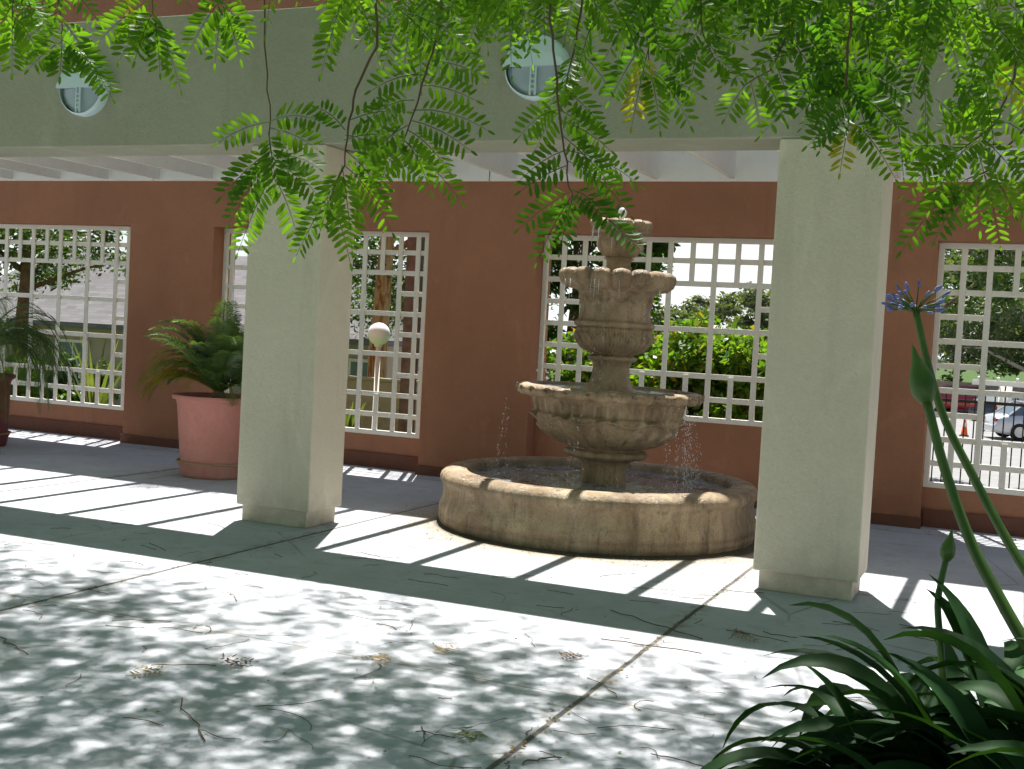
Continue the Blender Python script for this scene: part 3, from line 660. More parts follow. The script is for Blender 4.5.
# house with hip roof
hx0=onY(-60,330,26).x; hx1=onY(376,345,26).x; hz=gz(0,26)
ho=empty('tan_house',((hx0+hx1)/2,29,hz)); tag(ho,'single storey tan house with light grey shingle roof beyond the left lattices','house'); o=rel(ho)
wallh=2.65
mb=MB(); mb.box(hx0-o.x,hx1-.5-o.x,26.5-o.y,33-o.y,0,wallh); mb.build('wall',M['tan'],ho)
mb=MB(); e0,e1,e2,e3=hx0-.4-o.x,hx1-o.x,25.9-o.y,33.6-o.y; zz=wallh; rh=2.2
mb.add([(e0,e2,zz),(e1,e2,zz),(e1,e3,zz),(e0,e3,zz),(e0+1.0,(e2+e3)/2,zz+rh),(e1-2.2,(e2+e3)/2,zz+rh),(e0,e2,zz-.14),(e1,e2,zz-.14),(e1,e3,zz-.14),(e0,e3,zz-.14)],[(0,1,5,4),(1,2,5),(2,3,4,5),(3,0,4),(0,6,7,1),(1,7,8,2),(2,8,9,3),(3,9,6,0),(9,8,7,6)])
mb.build('roof',M['shingle'],ho)
for (pa,pb) in ((352,374),(60,86)):
    xa,xb=onY(pa,360,26.45).x-o.x,onY(pb,360,26.45).x-o.x
    f=MB(); f.box(xa-.08,xb+.08,26.42-o.y,26.496-o.y,1.0,2.15); fo=f.build('window',M['white'],ho)
    g=MB(); g.box(xa,(xa+xb)/2-.03,26.40-o.y,26.418-o.y,1.08,2.07); g.box((xa+xb)/2+.03,xb,26.40-o.y,26.418-o.y,1.08,2.07); g.build('pane',M['glass'],fo)
# garden wall
mb=MB(); a=onY(338,400,19).x; b_=onY(425,400,19).x; mb.box(a,b_,19,19.2,gz(0,19)-.1,.52); mb.box(a-.02,b_+.02,18.97,19.23,.522,.58)
tag(mb.build('garden_wall',M['tan'],bevel=.01),'low pale stucco garden wall behind the globe lamp post','wall')
# post
p=onY(411,330,14.6); mb=MB(); mb.box(-.085,.085,-.085,.085,0,3.6)
pe=empty('timber_post',(p.x,14.6,gz(0,14.6))); mb.build('post',M['timber'],pe,bevel=.01)
for k in range(14): mb=MB(); mb.box(-.093,.093,-.093,.093,.12+k*.25,.135+k*.25); mb.build('band',M['timber'],pe)
tag(pe,'square dark brown post standing behind the second lattice, right of the globe lamp','post')
# globe lamp
p=at(379,334,17.5); ge=empty('globe_lamp',(p.x,p.y,gz(p.x,p.y))); h=p.z-gz(p.x,p.y)
mb=MB(); mb.tube([(0,0,0),(0,0,.12),(0,0,.14),(0,0,h-.17)],[.09,.09,.04,.035],14); mb.build('post',M['white'],ge,smooth=True)
mb=MB(); mb.tube([(0,0,h-.19),(0,0,h-.13)],[.05,.08],14); mb.build('collar',M['white'],ge,smooth=True)
mb=MB(); mb.lathe([(max(.001,.165*math.sin(math.pi*i/16)),-.165*math.cos(math.pi*i/16)) for i in range(17)],n=32,c=(0,0,h)); mb.build('globe',M['globe'],ge,smooth=True)
tag(ge,'white globe lamp on a slim white post beyond the second lattice','lamp')
# metal fence
fe=empty('metal_fence',(2,15.5,gz(0,15.5))); tag(fe,'black metal picket fence between the right lattice and the car park','fence')
fh=1.48
mb=MB()
for z in (.15,fh-.12,fh): mb.box(-4.2,6,-.018,.018,z-.018,z+.018)
mb.build('rails',M['black'],fe)
nP=0
mb=MB()
for i in range(92):
    x=-4.15+i*.11; mb.box(x-.008,x+.008,-.008,.008,.04,fh)
mb.build('pickets',M['black'],fe)
for x in (-4.2,-1.6,1.0,3.6):
    mb=MB(); mb.box(x-.03,x+.03,-.03,.03,-.05,fh+.08); mb.build('post',M['black'],fe)
# cars
def gp(x,y,z=-1.475):
    v=at(x,y,1)-Vector((0,0,EYE)); return Vector((0,0,EYE))+v*((z-EYE)/v.z)
def carmat(c): 
    m,t,b=nmat('car_paint',.25,.6); b.inputs['Base Color'].default_value=(*c,1); b.inputs['Coat Weight'].default_value=.8; b.inputs['Metallic'].default_value=.2; return m
M['tyre']=simple('tyre_rubber',(.02,.02,.02),.8,.2); M['rim']=simple('wheel_rim',(.45,.45,.46),.3,.6,metal=.6); M['red']=simple('tail_lamp',(.35,.02,.015),.3,.5)
def car(name,x,y,z,rz,paint,label):
    e=empty(name,(x,y,z),rz); W=.88
    # stations along length: x, half width, z_low, z_belt, roof half width, z_roof
    prof=[(-2.2,.30,.62,.86),(-2.15,.26,.80,.90),(-1.75,.20,.92,.98),(-1.1,.2,.94,1.0),(1.0,.2,.92,.95),(1.7,.22,.80,.86),(2.1,.26,.66,.74),(2.2,.34,.55,.6)]
    mb=MB(); vs=[]
    for (xx,zl,zb,zt) in prof:
        wd=W*(1-.10*(abs(xx)/2.2)**4)
        vs+=[(xx,-wd+.06,zl),(xx,-wd,zl+.12),(xx,-wd,zb-.10),(xx,-wd+.07,zb),(xx,-wd*.5,zt-.02),(xx,wd*.5,zt-.02),(xx,wd-.07,zb),(xx,wd,zb-.10),(xx,wd,zl+.12),(xx,wd-.06,zl)]
    n=10; fs=[(i*n+k,i*n+(k+1)%n,(i+1)*n+(k+1)%n,(i+1)*n+k) for i in range(len(prof)-1) for k in range(n)]
    fs+=[tuple(range(n-1,-1,-1)),tuple((len(prof)-1)*n+k for k in range(n))]
    mb.add(vs,fs); body=mb.build('body',paint,e,smooth=True); smooth_by_angle(body,45)
    mb=MB(); st=[(-1.75,.80,.94),(-1.15,.64,1.36),(-.2,.62,1.43),(.45,.63,1.38),(1.15,.78,.92)]
    vs=[]
    for xx,wd,zt in st: vs+=[(xx,-.80,.90),(xx,-wd,zt-.03),(xx,-wd+.1,zt),(xx,wd-.1,zt),(xx,wd,zt-.03),(xx,.80,.90)]
    n=6; fs=[(i*n+k,i*n+(k+1)%n,(i+1)*n+(k+1)%n,(i+1)*n+k) for i in range(4) for k in range(n)]+[(5,4,3,2,1,0),(24,25,26,27,28,29)]
    mb.add(vs,fs); mb.build('cabin_glass',M['glass'],e)
    mb=MB(); mb.box(-1.12,.42,-.58,.58,1.405,1.45); 
    for s in(-1,1):
        for (xa,za,xb,zb) in((-1.75,.93,-1.12,1.40),(-.25,.93,-.25,1.43),(1.15,.92,.43,1.40)): mb.tube([(xa,s*.80,za),(xb,s*.62,zb)],.035,6)
    mb.build('roof',paint,e,bevel=.02)
    for xx in(-1.35,1.35):
        for s in(-1,1):
            wv=MB(); wv.tube([(xx,s*(W-.20),.32),(xx,s*(W+.01),.32)],.32,22); wo=wv.build('wheel',M['tyre'],e)
            rm=MB(); rm.tube([(xx,s*(W+.0),.32),(xx,s*(W+.025),.32)],.2,16); rm.build('rim',M['rim'],wo)
    for s in(-1,1):
        l=MB(); l.box(-2.225,-2.12,s*.62-.16,s*.62+.16,.66,.80); l.build('tail_light',M['red'],e,bevel=.02)
        l=MB(); l.box(2.10,2.2,s*.6-.16,s*.6+.16,.54,.66); l.build('headlight',M['rim'],e,bevel=.02)
    b_=MB(); b_.box(-2.29,-2.1,-.8,.8,.32,.54); b_.box(2.1,2.28,-.8,.8,.28,.50); b_.build('bumper',paint,e,bevel=.04)
    return tag(e,label,'car','cars parked beyond the fence')
p=gp(1047,441); car('parked_car',p.x,p.y,-1.475,R(20),carmat((.55,.57,.6)),'silver car parked nearest beyond the fence at the right edge')
p=gp(968,413); car('parked_car',p.x,p.y,-1.475,R(-15),carmat((.42,.02,.03)),'dark red car parked farther back, left of the white shelter post')
p=gp(1003,421); car('parked_car',p.x,p.y,-1.475,R(70),carmat((.03,.035,.05)),'dark car between the red car and the silver car')
# cone
p=gp(964,436); ce=empty('traffic_cone',(p.x,p.y,-1.475)); mb=MB(); mb.box(-.17,.17,-.17,.17,0,.035); mb.build('base',M['black'],ce)
M['cone']=simple('orange_plastic',(.85,.14,.03),.5,.4); mb=MB(); mb.lathe([(.13,.035),(.03,.72),(.001,.72)],n=20); c_=mb.build('cone_body',M['cone'],ce,smooth=True)
mb=MB(); mb.lathe([(.089,.36),(.064,.52)],n=20); mb.build('white_band',M['white'],ce,smooth=True); tag(ce,'orange traffic cone standing in the car park','traffic cone')
# white shelter
p=gp(1000,430); se=empty('white_shelter',(p.x+1.5,p.y,-1.475)); tag(se,'white flat beamed shelter on round posts in the car park','shelter')
for dx in(-1.55,-1.25,2.6):
    mb=MB(); mb.tube([(dx,0,0),(dx,0,1.85)],.11,12); mb.build('post',M['white'],se,smooth=True)
for dy in(-.8,.8):
    mb=MB(); mb.box(-2.7,4,dy-.05,dy+.05,1.86,2.06); mb.build('beam',M['white'],se)
for i in range(9):
    mb=MB(); mb.box(-2.5+i*.75,-2.42+i*.75,-1.1,1.1,2.062,2.2); mb.build('slat',M['white'],se)
# retaining wall at the far side of the car park
mb=MB(); a=at(900,400,68); mb.box(a.x-10,a.x+45,a.y,a.y+.3,-1.5,.1)
tag(mb.build('retaining_wall',M['tan'],bevel=.02),'low pale wall along the far side of the car park','wall')
# pale low building corner behind W3 left
p=onY(572,370,24); hb=empty('pale_shed',(p.x-.3,24.5,gz(0,24.5))); mb=MB(); mb.box(-1.3,1.4,-1,1,0,1.75); mb.build('wall',M['tan'],hb); mb=MB(); mb.add([(-1.5,-1.2,1.75),(1.6,-1.2,1.75),(1.6,1.2,1.75),(-1.5,1.2,1.75),(-1.5,0,2.3),(1.6,0,2.3)],[(0,1,5,4),(2,3,4,5),(1,2,5),(3,0,4),(3,2,1,0)]); mb.build('roof',M['shingle'],hb)
mb=MB(); mb.box(-.5,.2,-1.02,-1.001,.8,1.4); mb.build('window',M['glass'],hb); tag(hb,'small pale building low behind the dark tree, left of the fountain stem','building')

# ------------------------------------------------------------------ locust tree: trunk, branches, hanging foliage, canopy
def leaflet(lg):
    """unit leaflet along +x, lying in xy: returns verts, quads"""
    return None
def compound_leaf(V,Fc,MI,pts,ll,npair,rnd,nrm,mi=0,hi=True,skip=0,droopy=.15):
    """pts: rachis polyline; leaflets both sides; nrm: approx plane normal"""
    L=len(pts)-1
    for k in range(npair*2+1):
        if k==npair*2: t=1.0; s=0
        else: t=.14+.84*(k//2)/npair; s=1 if k%2 else -1; t+=(.02 if s>0 else 0)
        if rnd.random()<skip: continue
        j=min(L-1,int(t*L)); fr=t*L-j; q=pts[j].lerp(pts[j+1],fr); tn=(pts[j+1]-pts[j]).normalized()
        sd=tn.cross(nrm)
        if sd.length<1e-3: continue
        sd.normalize(); nn=sd.cross(tn)
        if s==0: d=tn
        else: d=(sd*s*.9+tn*.42+nn*rnd.uniform(-.22,.22)+Vector((0,0,-droopy))).normalized()
        l=ll*rnd.uniform(.82,1.08)*(.72+.5*math.sin(math.pi*min(1,t*1.02))**.8)*(1 if t<.98 else .9)
        wv=d.cross(nn).normalized(); wv=(wv+nn*rnd.uniform(-.35,.35)).normalized(); w_=l*.152; up=wv.cross(d)
        o=len(V)
        a=q+d*l*.06
        if hi:
            V+= [a, a+d*l*.22+wv*w_*.8, a+d*l*.22-wv*w_*.8, a+d*l*.25-up*w_*.25, a+d*l*.58+wv*w_, a+d*l*.58-wv*w_, a+d*l*.6-up*w_*.3, a+d*l*.86+wv*w_*.62, a+d*l*.86-wv*w_*.62, a+d*l*1.0]
            Fc+= [(o,o+3,o+1,o+1),(o,o+2,o+3,o+3),(o+1,o+3,o+6,o+4),(o+3,o+2,o+5,o+6),(o+4,o+6,o+9,o+7),(o+6,o+5,o+8,o+9)]; MI+=[mi]*6
        else:
            V+= [a,a+d*l*.5+wv*w_,a+d*l,a+d*l*.5-wv*w_]; Fc.append((o,o+1,o+2,o+3)); MI.append(mi)
def tris_quads_mesh(name,V,Fc,MI,mats,parent):
    me=bpy.data.meshes.new(name); me.from_pydata([tuple(v) for v in V],[],[tuple(dict.fromkeys(f)) for f in Fc])
    for m_ in mats: me.materials.append(m_)
    me.polygons.foreach_set('material_index',MI); me.polygons.foreach_set('use_smooth',[True]*len(Fc)); me.update()
    o=bpy.data.objects.new(name,me); col.objects.link(o); o.parent=parent; return o
tx,ty=2.1,3.4
lt=empty('locust_tree',(0,0,0)); tag(lt,'feathery leaved tree whose twigs hang down across the top of the picture','tree')
mb=MB(); mb.tube([(tx,ty,-.1),(tx-.02,ty,.4),(tx-.1,ty+.05,1.6),(tx-.25,ty,3.0),(tx-.5,ty,4.2)],[.24,.17,.14,.12,.09],14); mb.build('trunk',M['bark'],lt,smooth=True)
crownV=[];crownF=[];crownMI=[]; rach=MB(); rnd=random.Random(21)
CAMP=Vector((0,0,EYE))
def leaf_from(base,tip,ll=.036,npair=9,mi=0,sag=.12,hi=True,skip=.02,nj=.35,thin=.0011):
    base=Vector(base);tip=Vector(tip); d=tip-base; L=d.length; pts=[]
    S=8
    for i in range(S+1):
        t=i/S; pts.append(base.lerp(tip,t)+Vector((0,0,1))*sag*L*4*t*(1-t)*.6)
    view=(base-CAMP).normalized(); nrm=(-view+Vector((rnd.uniform(-nj,nj),rnd.uniform(-nj,nj),rnd.uniform(-nj,nj)+.25))).normalized()
    compound_leaf(crownV,crownF,crownMI,pts,ll,npair,rnd,nrm,mi,hi,skip)
    if hi: rach.tube(pts[::2],[thin,thin,thin,thin*.7,thin*.5],4,cap=False)
def twig(path,dep,r=.0025):
    pts=[at(x,y,d) for (x,y),d in zip(path,dep if hasattr(dep,'__len__') else [dep]*len(path))]
    out=[]
    for i in range(len(pts)-1):
        for q in range(4): out.append(pts[i].lerp(pts[i+1],q/4)+Vector((rnd.uniform(-.003,.003),rnd.uniform(-.003,.003),0)))
    out.append(pts[-1]); return out
tw=MB()
def hang(path,dep,leaves,r=.0028,auto=0,alen=.2):
    pts=twig(path,dep); tw=MB(); tw.tube(pts,[r*(1.2-.8*i/len(pts)) for i in range(len(pts))],6); tw.build('hanging_twig',M['straw'],lt,smooth=True)
    d0=dep if not hasattr(dep,'__len__') else dep[-1]
    for (bx,by,ex,ey,*o) in leaves:
        dd=d0+rnd.uniform(-.05,.05); sz=o[0] if o else 1; mi=o[1] if len(o)>1 else 0
        B=at(bx,by,dd); E=at(ex,ey,dd+rnd.uniform(-.10,.10)); leaf_from(B,E,ll=.035*sz*d0/2.9,npair=max(6,int((B-E).length/.0165)),mi=mi,sag=rnd.uniform(.06,.2))
    for k in range(auto):
        j=rnd.randrange(len(pts)//3,len(pts)); a=rnd.uniform(0,6.28); L=alen*rnd.uniform(.7,1.2)
        B=pts[j]; E=B+Vector((math.cos(a)*L*.7,math.sin(a)*L*.5,-L*rnd.uniform(.2,.8))); leaf_from(B,E,npair=rnd.randint(8,11),ll=.036)
# hanging twigs placed where the photo has them
hang([(262,-60),(265,30),(268,90),(271,150),(272,175)],2.9,[(268,122,219,142),(268,122,325,124),(270,128,318,150),(271,150,222,196),(272,158,230,222),(272,160,318,168),(272,165,322,200),(270,150,300,190),(272,175,238,252),(272,175,300,246),(268,132,276,190)],r=.0022)
hang([(375,-40),(376,47),(356,90),(347,130),(345,165),(330,200)],2.75,[(345,130,318,108,.8),(345,135,392,158),(345,150,388,205),(342,165,352,250),(344,165,392,232),(342,168,320,232),(338,180,296,256),(345,150,425,178),(344,140,398,136),(350,120,405,112),(330,200,350,262,1,0)],r=.003)
hang([(450,-40),(438,30),(425,75),(415,110),(404,140)],2.7,[(404,140,460,200),(408,130,448,170),(410,120,470,150),(412,110,487,130),(414,100,370,118),(408,125,365,160),(404,138,378,190),(420,85,475,100),(425,75,372,90),(428,60,482,75),(404,140,430,190)],r=.003)
hang([(548,-40),(551,20),(556,80),(563,140),(569,185),(573,198)],2.6,[(573,190,520,228),(573,195,537,262),(573,195,640,250),(572,190,612,222),(568,165,522,190),(566,150,520,180),(566,150,640,185),(562,135,615,190),(560,120,610,150),(558,110,518,138),(573,198,560,250,.9),(556,90,600,125),(566,160,630,215,.9)],r=.003)
hang([(585,-30),(578,30),(570,70),(560,110)],2.9,[(575,50,560,105),(575,50,610,90),(570,70,545,120),(560,110,600,140),(562,110,535,150)],r=.0025)
hang([(640,-30),(645,20),(650,70)],2.8,[(648,50,632,125,1,1),(650,70,690,125),(650,70,700,95),(645,40,610,100),(650,70,660,130),(645,40,690,60)],r=.0025)
hang([(700,-30),(702,30),(715,60)],3.0,[(715,60,740,80),(700,40,690,85),(702,35,725,75),(700,30,670,70),(702,30,740,45)],r=.0022)
hang([(790,-30),(795,20),(770,70),(745,85)],2.8,[(745,85,725,118),(750,80,760,128),(760,75,785,120),(775,65,790,110),(790,40,820,90),(795,25,760,60)],r=.0028)
hang([(850,-40),(850,30),(845,80),(850,118)],2.65,[(850,118,840,172,1,1),(850,120,895,178),(850,118,808,145),(848,100,812,130),(848,90,900,130),(848,90,885,118),(846,80,800,112),(848,70,905,95),(846,60,795,85),(850,115,820,150),(848,80,870,140),(850,50,820,110)],r=.0035)
hang([(1030,-20),(1022,40),(1010,90),(995,125),(960,150)],2.6,[(960,148,900,152),(960,150,905,195),(965,150,930,210),(985,140,1020,180),(975,145,990,205),(985,140,940,180),(1000,110,945,128),(1005,100,960,110),(1000,120,1040,150),(960,150,915,175)],r=.0035)
hang([(1060,60),(1030,120),(990,170),(965,180)],2.7,[(965,180,902,250),(968,180,935,240),(975,178,980,230),(990,170,1015,215),(985,175,1000,245,.9),(975,180,950,225),(1010,150,1040,200),(965,178,912,210),(990,170,1035,230)],r=.003)
hang([(60,-40),(58,0),(62,30),(62,45)],3.3,[(62,42,30,68),(62,45,60,75),(62,45,100,85),(62,40,112,98),(62,20,90,60),(60,10,20,50)],r=.002)
hang([(150,-40),(152,0),(155,25)],3.2,[(155,22,180,88),(155,20,160,72),(150,10,120,60),(155,10,135,60),(150,0,100,40)],r=.002)
hang([(222,-40),(222,0),(225,15)],3.2,[(222,8,215,62),(225,10,240,58),(222,5,250,40),(222,0,190,50)],r=.002)
hang([(20,-50),(14,0),(12,20)],3.0,[(12,10,12,72),(12,15,40,60),(12,5,-14,60),(14,0,55,40)],r=.002)
# masses of leaves along the top: region by region, with lower boundary
def mass(n,x0,x1,ytop,ybot,d0,d1,dens=1,ll=.032):
    for k in range(n):
        x=rnd.uniform(x0,x1); q=rnd.random()**1.25; yb=ybot(x); y=ytop+(yb-ytop)*q
        d=rnd.uniform(d0,d1); B=at(x,y-22,d); a=rnd.uniform(-1.2,1.2); L=rnd.uniform(.14,.24)
        dirv=RT*math.sin(a)*.8+Vector((0,0,-1))*abs(math.cos(a))*.8+FWD*rnd.uniform(-.5,.5)
        leaf_from(B,B+dirv.normalized()*L,ll=ll*rnd.uniform(.85,1.1),npair=rnd.randint(7,11),mi=1 if rnd.random()<.015 else 0,nj=.8)
mass(30,-20,60,-50,lambda x:2,2.8,3.6)
mass(24,60,240,-70,lambda x:-34,2.7,3.6)
mass(26,250,350,-70,lambda x:-26,2.7,3.6)
mass(60,330,520,-30,lambda x:14+34*math.exp(-((x-430)/45)**2),2.5,3.6)
mass(52,500,700,-30,lambda x:10+40*math.exp(-((x-600)/50)**2),2.5,3.6)
mass(44,690,820,-30,lambda x:12,2.6,3.7)
mass(100,790,1040,-30,lambda x:50+18*math.sin(x/22),2.5,3.9)
mass(30,800,880,-10,lambda x:100,2.6,3.2)
mass(24,890,1040,60,lambda x:150,2.5,3.3)
for k in range(7):
    b0=Vector((tx-.25-.03*k,ty,2.9+.18*k)); tgt=at(80+150*k,-150,3.1+.1*(k%3)); m1=b0.lerp(tgt,.5)+Vector((0,.1,.5))
    tw2=MB(); P3=[b0.lerp(m1,q/4) for q in range(5)]+[m1.lerp(tgt,q/4)+Vector((0,0,.12*math.sin(math.pi*q/4))) for q in range(1,5)]; tw2.tube(P3,[.05-.005*i for i in range(9)],8); tw2.build('branch',M['bark'],lt,smooth=True)
# high canopy (above the picture) : clusters placed so that it really shades the patio
def ok_above(P):
    v=P-CAMP; z=v.dot(FWD)
    if z<.3: return True
    x=512+F*v.dot(RT)/z; y=384.5-F*v.dot(UP)/z
    return not(-60<x<1090 and y>-45)
def shade(X,Y):
    if Y>6.3: return 0
    base=np.interp(Y,[-1,.6,1.2,2.6,3.3,4.2,4.9,5.3,5.7,6.0],[.6,.5,.26,.26,.9,.97,.82,.42,.08,.0])
    m_=math.sin(X*1.5+Y*1.3)*math.sin(Y*2.9-X*.9+1)+.5*math.sin(X*3.7-Y*2.1+2); base*=max(.2,min(1.15,.95+.6*m_)) if Y<5.6 else 1
    if X<-4.2 and 4.6<Y<5.9: base+=.18
    if X>-.6 and Y<1.4: base=.97
    return base
tips=[]; CP=[]; 
while len(tips)<1180:
    gx=rnd.uniform(-9,3); gy=rnd.uniform(-1.5,6.2)
    if rnd.random()>shade(gx,gy): continue
    z=rnd.uniform(3.7,5.9); P=Vector((gx-.165*z,gy+.390*z,z))
    if not ok_above(P): continue
    tips.append(P)
    for j in range(rnd.randint(12,30)):
        B=P+Vector((rnd.gauss(0,.27),rnd.gauss(0,.27),rnd.gauss(0,.12)))
        if ok_above(B) and ok_above(B-Vector((0,0,.25))): CP.append(tuple(B))
CP=np.array(CP); n=len(CP)
a_=rand_unit(n); a_[:,2]=-np.abs(a_[:,2])*.5-.1; a_/=np.linalg.norm(a_,axis=1,keepdims=True)
nn=rand_unit(n)*.55+np.array([0,0,1.]); b_=np.cross(nn,a_); b_/=np.linalg.norm(b_,axis=1,keepdims=True); c_=np.cross(a_,b_)
LL=.15+.09*rng.random(n); Vs=[]
for k in range(17):
    t=1.0 if k==16 else .15+.82*(k//2)/8; sg=0 if k==16 else (1 if k%2 else -1)
    q=CP+a_*(LL*t)[:,None]+np.array([0,0,-1])*(LL*t*t*.25)[:,None]
    d=a_*.42+b_*.9*sg+c_*(rng.random((n,1))-.5)*.4 if sg else a_; d=d/np.linalg.norm(d,axis=1,keepdims=True)
    l=(.036+.010*rng.random(n))[:,None]; wv=np.cross(d,c_); wv/=np.linalg.norm(wv,axis=1,keepdims=True)
    Vs.append(np.stack([q,q+d*l*.5+wv*l*.19,q+d*l,q+d*l*.5-wv*l*.19],axis=1))
Vs=np.concatenate(Vs).reshape(-1,3)
mesh_np('canopy_leaves',Vs,np.arange(len(Vs)).reshape(-1,4),[M['locust']],lt)
for k in range(15):
    br=MB(); q=tips[k*53]; b0=Vector((tx-.45,ty,3.9)); m1=b0.lerp(q,.5)+Vector((rnd.uniform(-.3,.3),rnd.uniform(-.3,.3),.8))
    br_pts=[b0.lerp(m1,i/4) for i in range(5)]+[m1.lerp(q,i/4) for i in range(1,5)]
    br_pts=[q_+Vector((rnd.gauss(0,.05),rnd.gauss(0,.05),rnd.gauss(0,.05))) if 0<i_<8 else q_ for i_,q_ in enumerate(br_pts)]; br.tube(br_pts,[.022-.0024*i for i in range(9)],6); br.build('branch',M['bark'],lt,smooth=True)
o_=len(crownV); crownV.extend(Vector(v) for v in rach.v); crownF.extend(tuple(i+o_ for i in f) for f in rach.f); crownMI.extend([0]*len(rach.f))
tris_quads_mesh('crown',crownV,crownF,crownMI,[M['locust'],M['locust_y']],lt)

# ------------------------------------------------------------------ agapanthus in a raised bed
mb=MB(); mb.box(-.42,1.6,.75,1.96,0,.76); mb.box(-.45,1.63,.72,1.99,.762,.82)
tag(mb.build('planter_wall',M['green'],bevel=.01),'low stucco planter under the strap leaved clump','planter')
mb=MB(); mb.add([(-.39,.78,.824),(1.57,.78,.824),(1.57,1.93,.824),(-.39,1.93,.824)],[(0,1,2,3)]); tag(mb.build('planting_soil',M['soil']),kind='structure')
ag=empty('agapanthus_plant',(.13,1.74,.80)); tag(ag,'dark green strap leaved clump with blue flower stalks in the bottom right corner','plant')
ao=rel(ag); rnd=random.Random(8)
def strap(mbx,base,az,L,el,droop,wd,twist=0):
    base=Vector(base); d=Vector((math.cos(az)*math.cos(el),math.sin(az)*math.cos(el),math.sin(el))); p=base; S=16; rows_=[]
    for i in range(S+1):
        t=i/S; sd=d.cross(Vector((0,0,1))); sd.normalize(); up=sd.cross(d); sd=(sd*math.cos(twist*t)+up*math.sin(twist*t)).normalized(); up=sd.cross(d)
        ww=wd*.5*(.75+.35*math.sin(math.pi*min(1,t*1.1)))*(1 if t<.72 else max(0.03,1-((t-.72)/.28)**1.8))
        rows_.append((p-sd*ww+up*ww*.30,p-sd*ww*.5+up*ww*.06,p,p+sd*ww*.5+up*ww*.06,p+sd*ww+up*ww*.30))
        d=(d+Vector((0,0,-droop*(t+.15)/S*1.6))).normalized(); p=p+d*(L/S)
    mbx.add([q for r_ in rows_ for q in r_],[(i*5+k,i*5+k+1,(i+1)*5+k+1,(i+1)*5+k) for i in range(S) for k in range(4)])
mb=MB()
for k in range(460):
    az=rnd.uniform(0,6.28); back=math.sin(az)>-.35; rr_=rnd.uniform(0,.20); el=rnd.uniform(.7,1.42)
    strap(mb,(math.cos(az)*rr_+rnd.uniform(-.14,.2),math.sin(az)*rr_,0),az,rnd.uniform(.34,.52) if back else rnd.uniform(.3,.42),el if back else el*.7,rnd.uniform(1.6,3.6),rnd.uniform(.036,.056),rnd.uniform(-.8,.8))
for k in range(50):
    az=rnd.uniform(2.2,3.7); el=rnd.uniform(.75,1.25)
    strap(mb,(rnd.uniform(-.25,.1),rnd.uniform(-.15,.15),0),az,rnd.uniform(.36,.48),el,rnd.uniform(2.0,3.8),rnd.uniform(.03,.043),rnd.uniform(-.6,.6))
mb.build('leaves',M['aga'],ag,smooth=True)
def stem(path,dep,r0_,r1_):
    pts=[at(x,y,d)-ao for (x,y),d in zip(path,dep)]; out=[]
    for i in range(len(pts)-1):
        for q in range(5): 
            p0=pts[max(0,i-1)];p1=pts[i];p2=pts[i+1];p3=pts[min(len(pts)-1,i+2)]; t=q/5
            out.append(.5*((2*p1)+(-p0+p2)*t+(2*p0-5*p1+4*p2-p3)*t*t+(-p0+3*p1-3*p2+p3)*t**3))
    out.append(pts[-1]); n=len(out); m_=MB(); m_.tube(out,[r0_+(r1_-r0_)*i/(n-1) for i in range(n)],10); s=m_.build('flower_stem',M['aga_stem'],ag,smooth=True); return s,out[-1],(out[-1]-out[-2]).normalized()
def bulb(p,d,L,Wd,parent,name='flower_bud',mat='aga_stem'):
    m_=MB(); q=Vector((0,0,1)).rotation_difference(d); pr=[(.25,0),(.62,.08),(.92,.2),(1,.33),(.86,.5),(.55,.66),(.30,.80),(.16,.92),(.03,1)]
    vs=[];n=14
    for r_,z_ in pr:
        for k in range(n):
            a=2*math.pi*k/n; vs.append(p+q@Vector((r_*Wd*math.cos(a),r_*Wd*math.sin(a)*.85,z_*L)))
    m_.add(vs,[(i*n+k,i*n+(k+1)%n,(i+1)*n+(k+1)%n,(i+1)*n+k) for i in range(len(pr)-1) for k in range(n)]+[tuple(range(n-1,-1,-1))]); return m_.build(name,M[mat],parent,smooth=True)
s1,e1,d1=stem([(1130,900),(1060,710),(1006,610),(972,545),(945,470),(927,402)],[1.72,1.8,1.88,1.93,1.97,2.0],.0115,.0075)
bulb(e1-d1*.005,d1,.105,.0215,s1)
s2,e2,d2=stem([(1120,720),(1058,620),(1010,545),(975,480),(945,420),(928,365),(916,312)],[1.85,1.9,1.98,2.04,2.08,2.1,2.12],.009,.0062)
mb=MB(); fl=MB()
for k in range(44):
    a=rnd.uniform(0,6.28); el=rnd.choice([rnd.uniform(.0,.5),rnd.uniform(.2,1.35)]); d=Vector((math.cos(a)*math.cos(el),math.sin(a)*math.cos(el),math.sin(el))); L=rnd.uniform(.030,.055)
    q=e2+d*L; mb.tube([e2,e2+d*L*.5+Vector((0,0,.003)),q],.0012,5)
    l2=rnd.uniform(.009,.019); fl.tube([q,q+d*l2*.35,q+d*l2*.75,q+d*l2],[.0012,.0026,.0028,.0006],7)
mb.build('pedicels',M['aga_stem'],s2,smooth=True); fl.build('blue_florets',M['aga_fl'],s2,smooth=True)
s3,e3,d3=stem([(950,760),(944,700),(940,640),(938,600),(946,560)],[1.75,1.8,1.85,1.88,1.9],.0062,.005)
bulb(e3-d3*.004,Vector((.12,0,1)).normalized(),.055,.012,s3)

# unseen trees added behind the camera to cut the sky fill light
for i_,(x_,y_) in enumerate(((-13,-3),(-8.5,-6),(-3,-7.5),(2.5,-6.5),(8,-3))):
    tree('leafy_tree',x_,y_,-.1,8.5,3.6,'added unseen tree blocking sky light behind the camera, '+('farthest to the left','second from the left','in the middle','second from the right','farthest to the right')[i_],L4,M['bark'],'added light-blocking trees behind the camera',60+i_,per=220,size=.2,nc=70,crown_lo=.12)

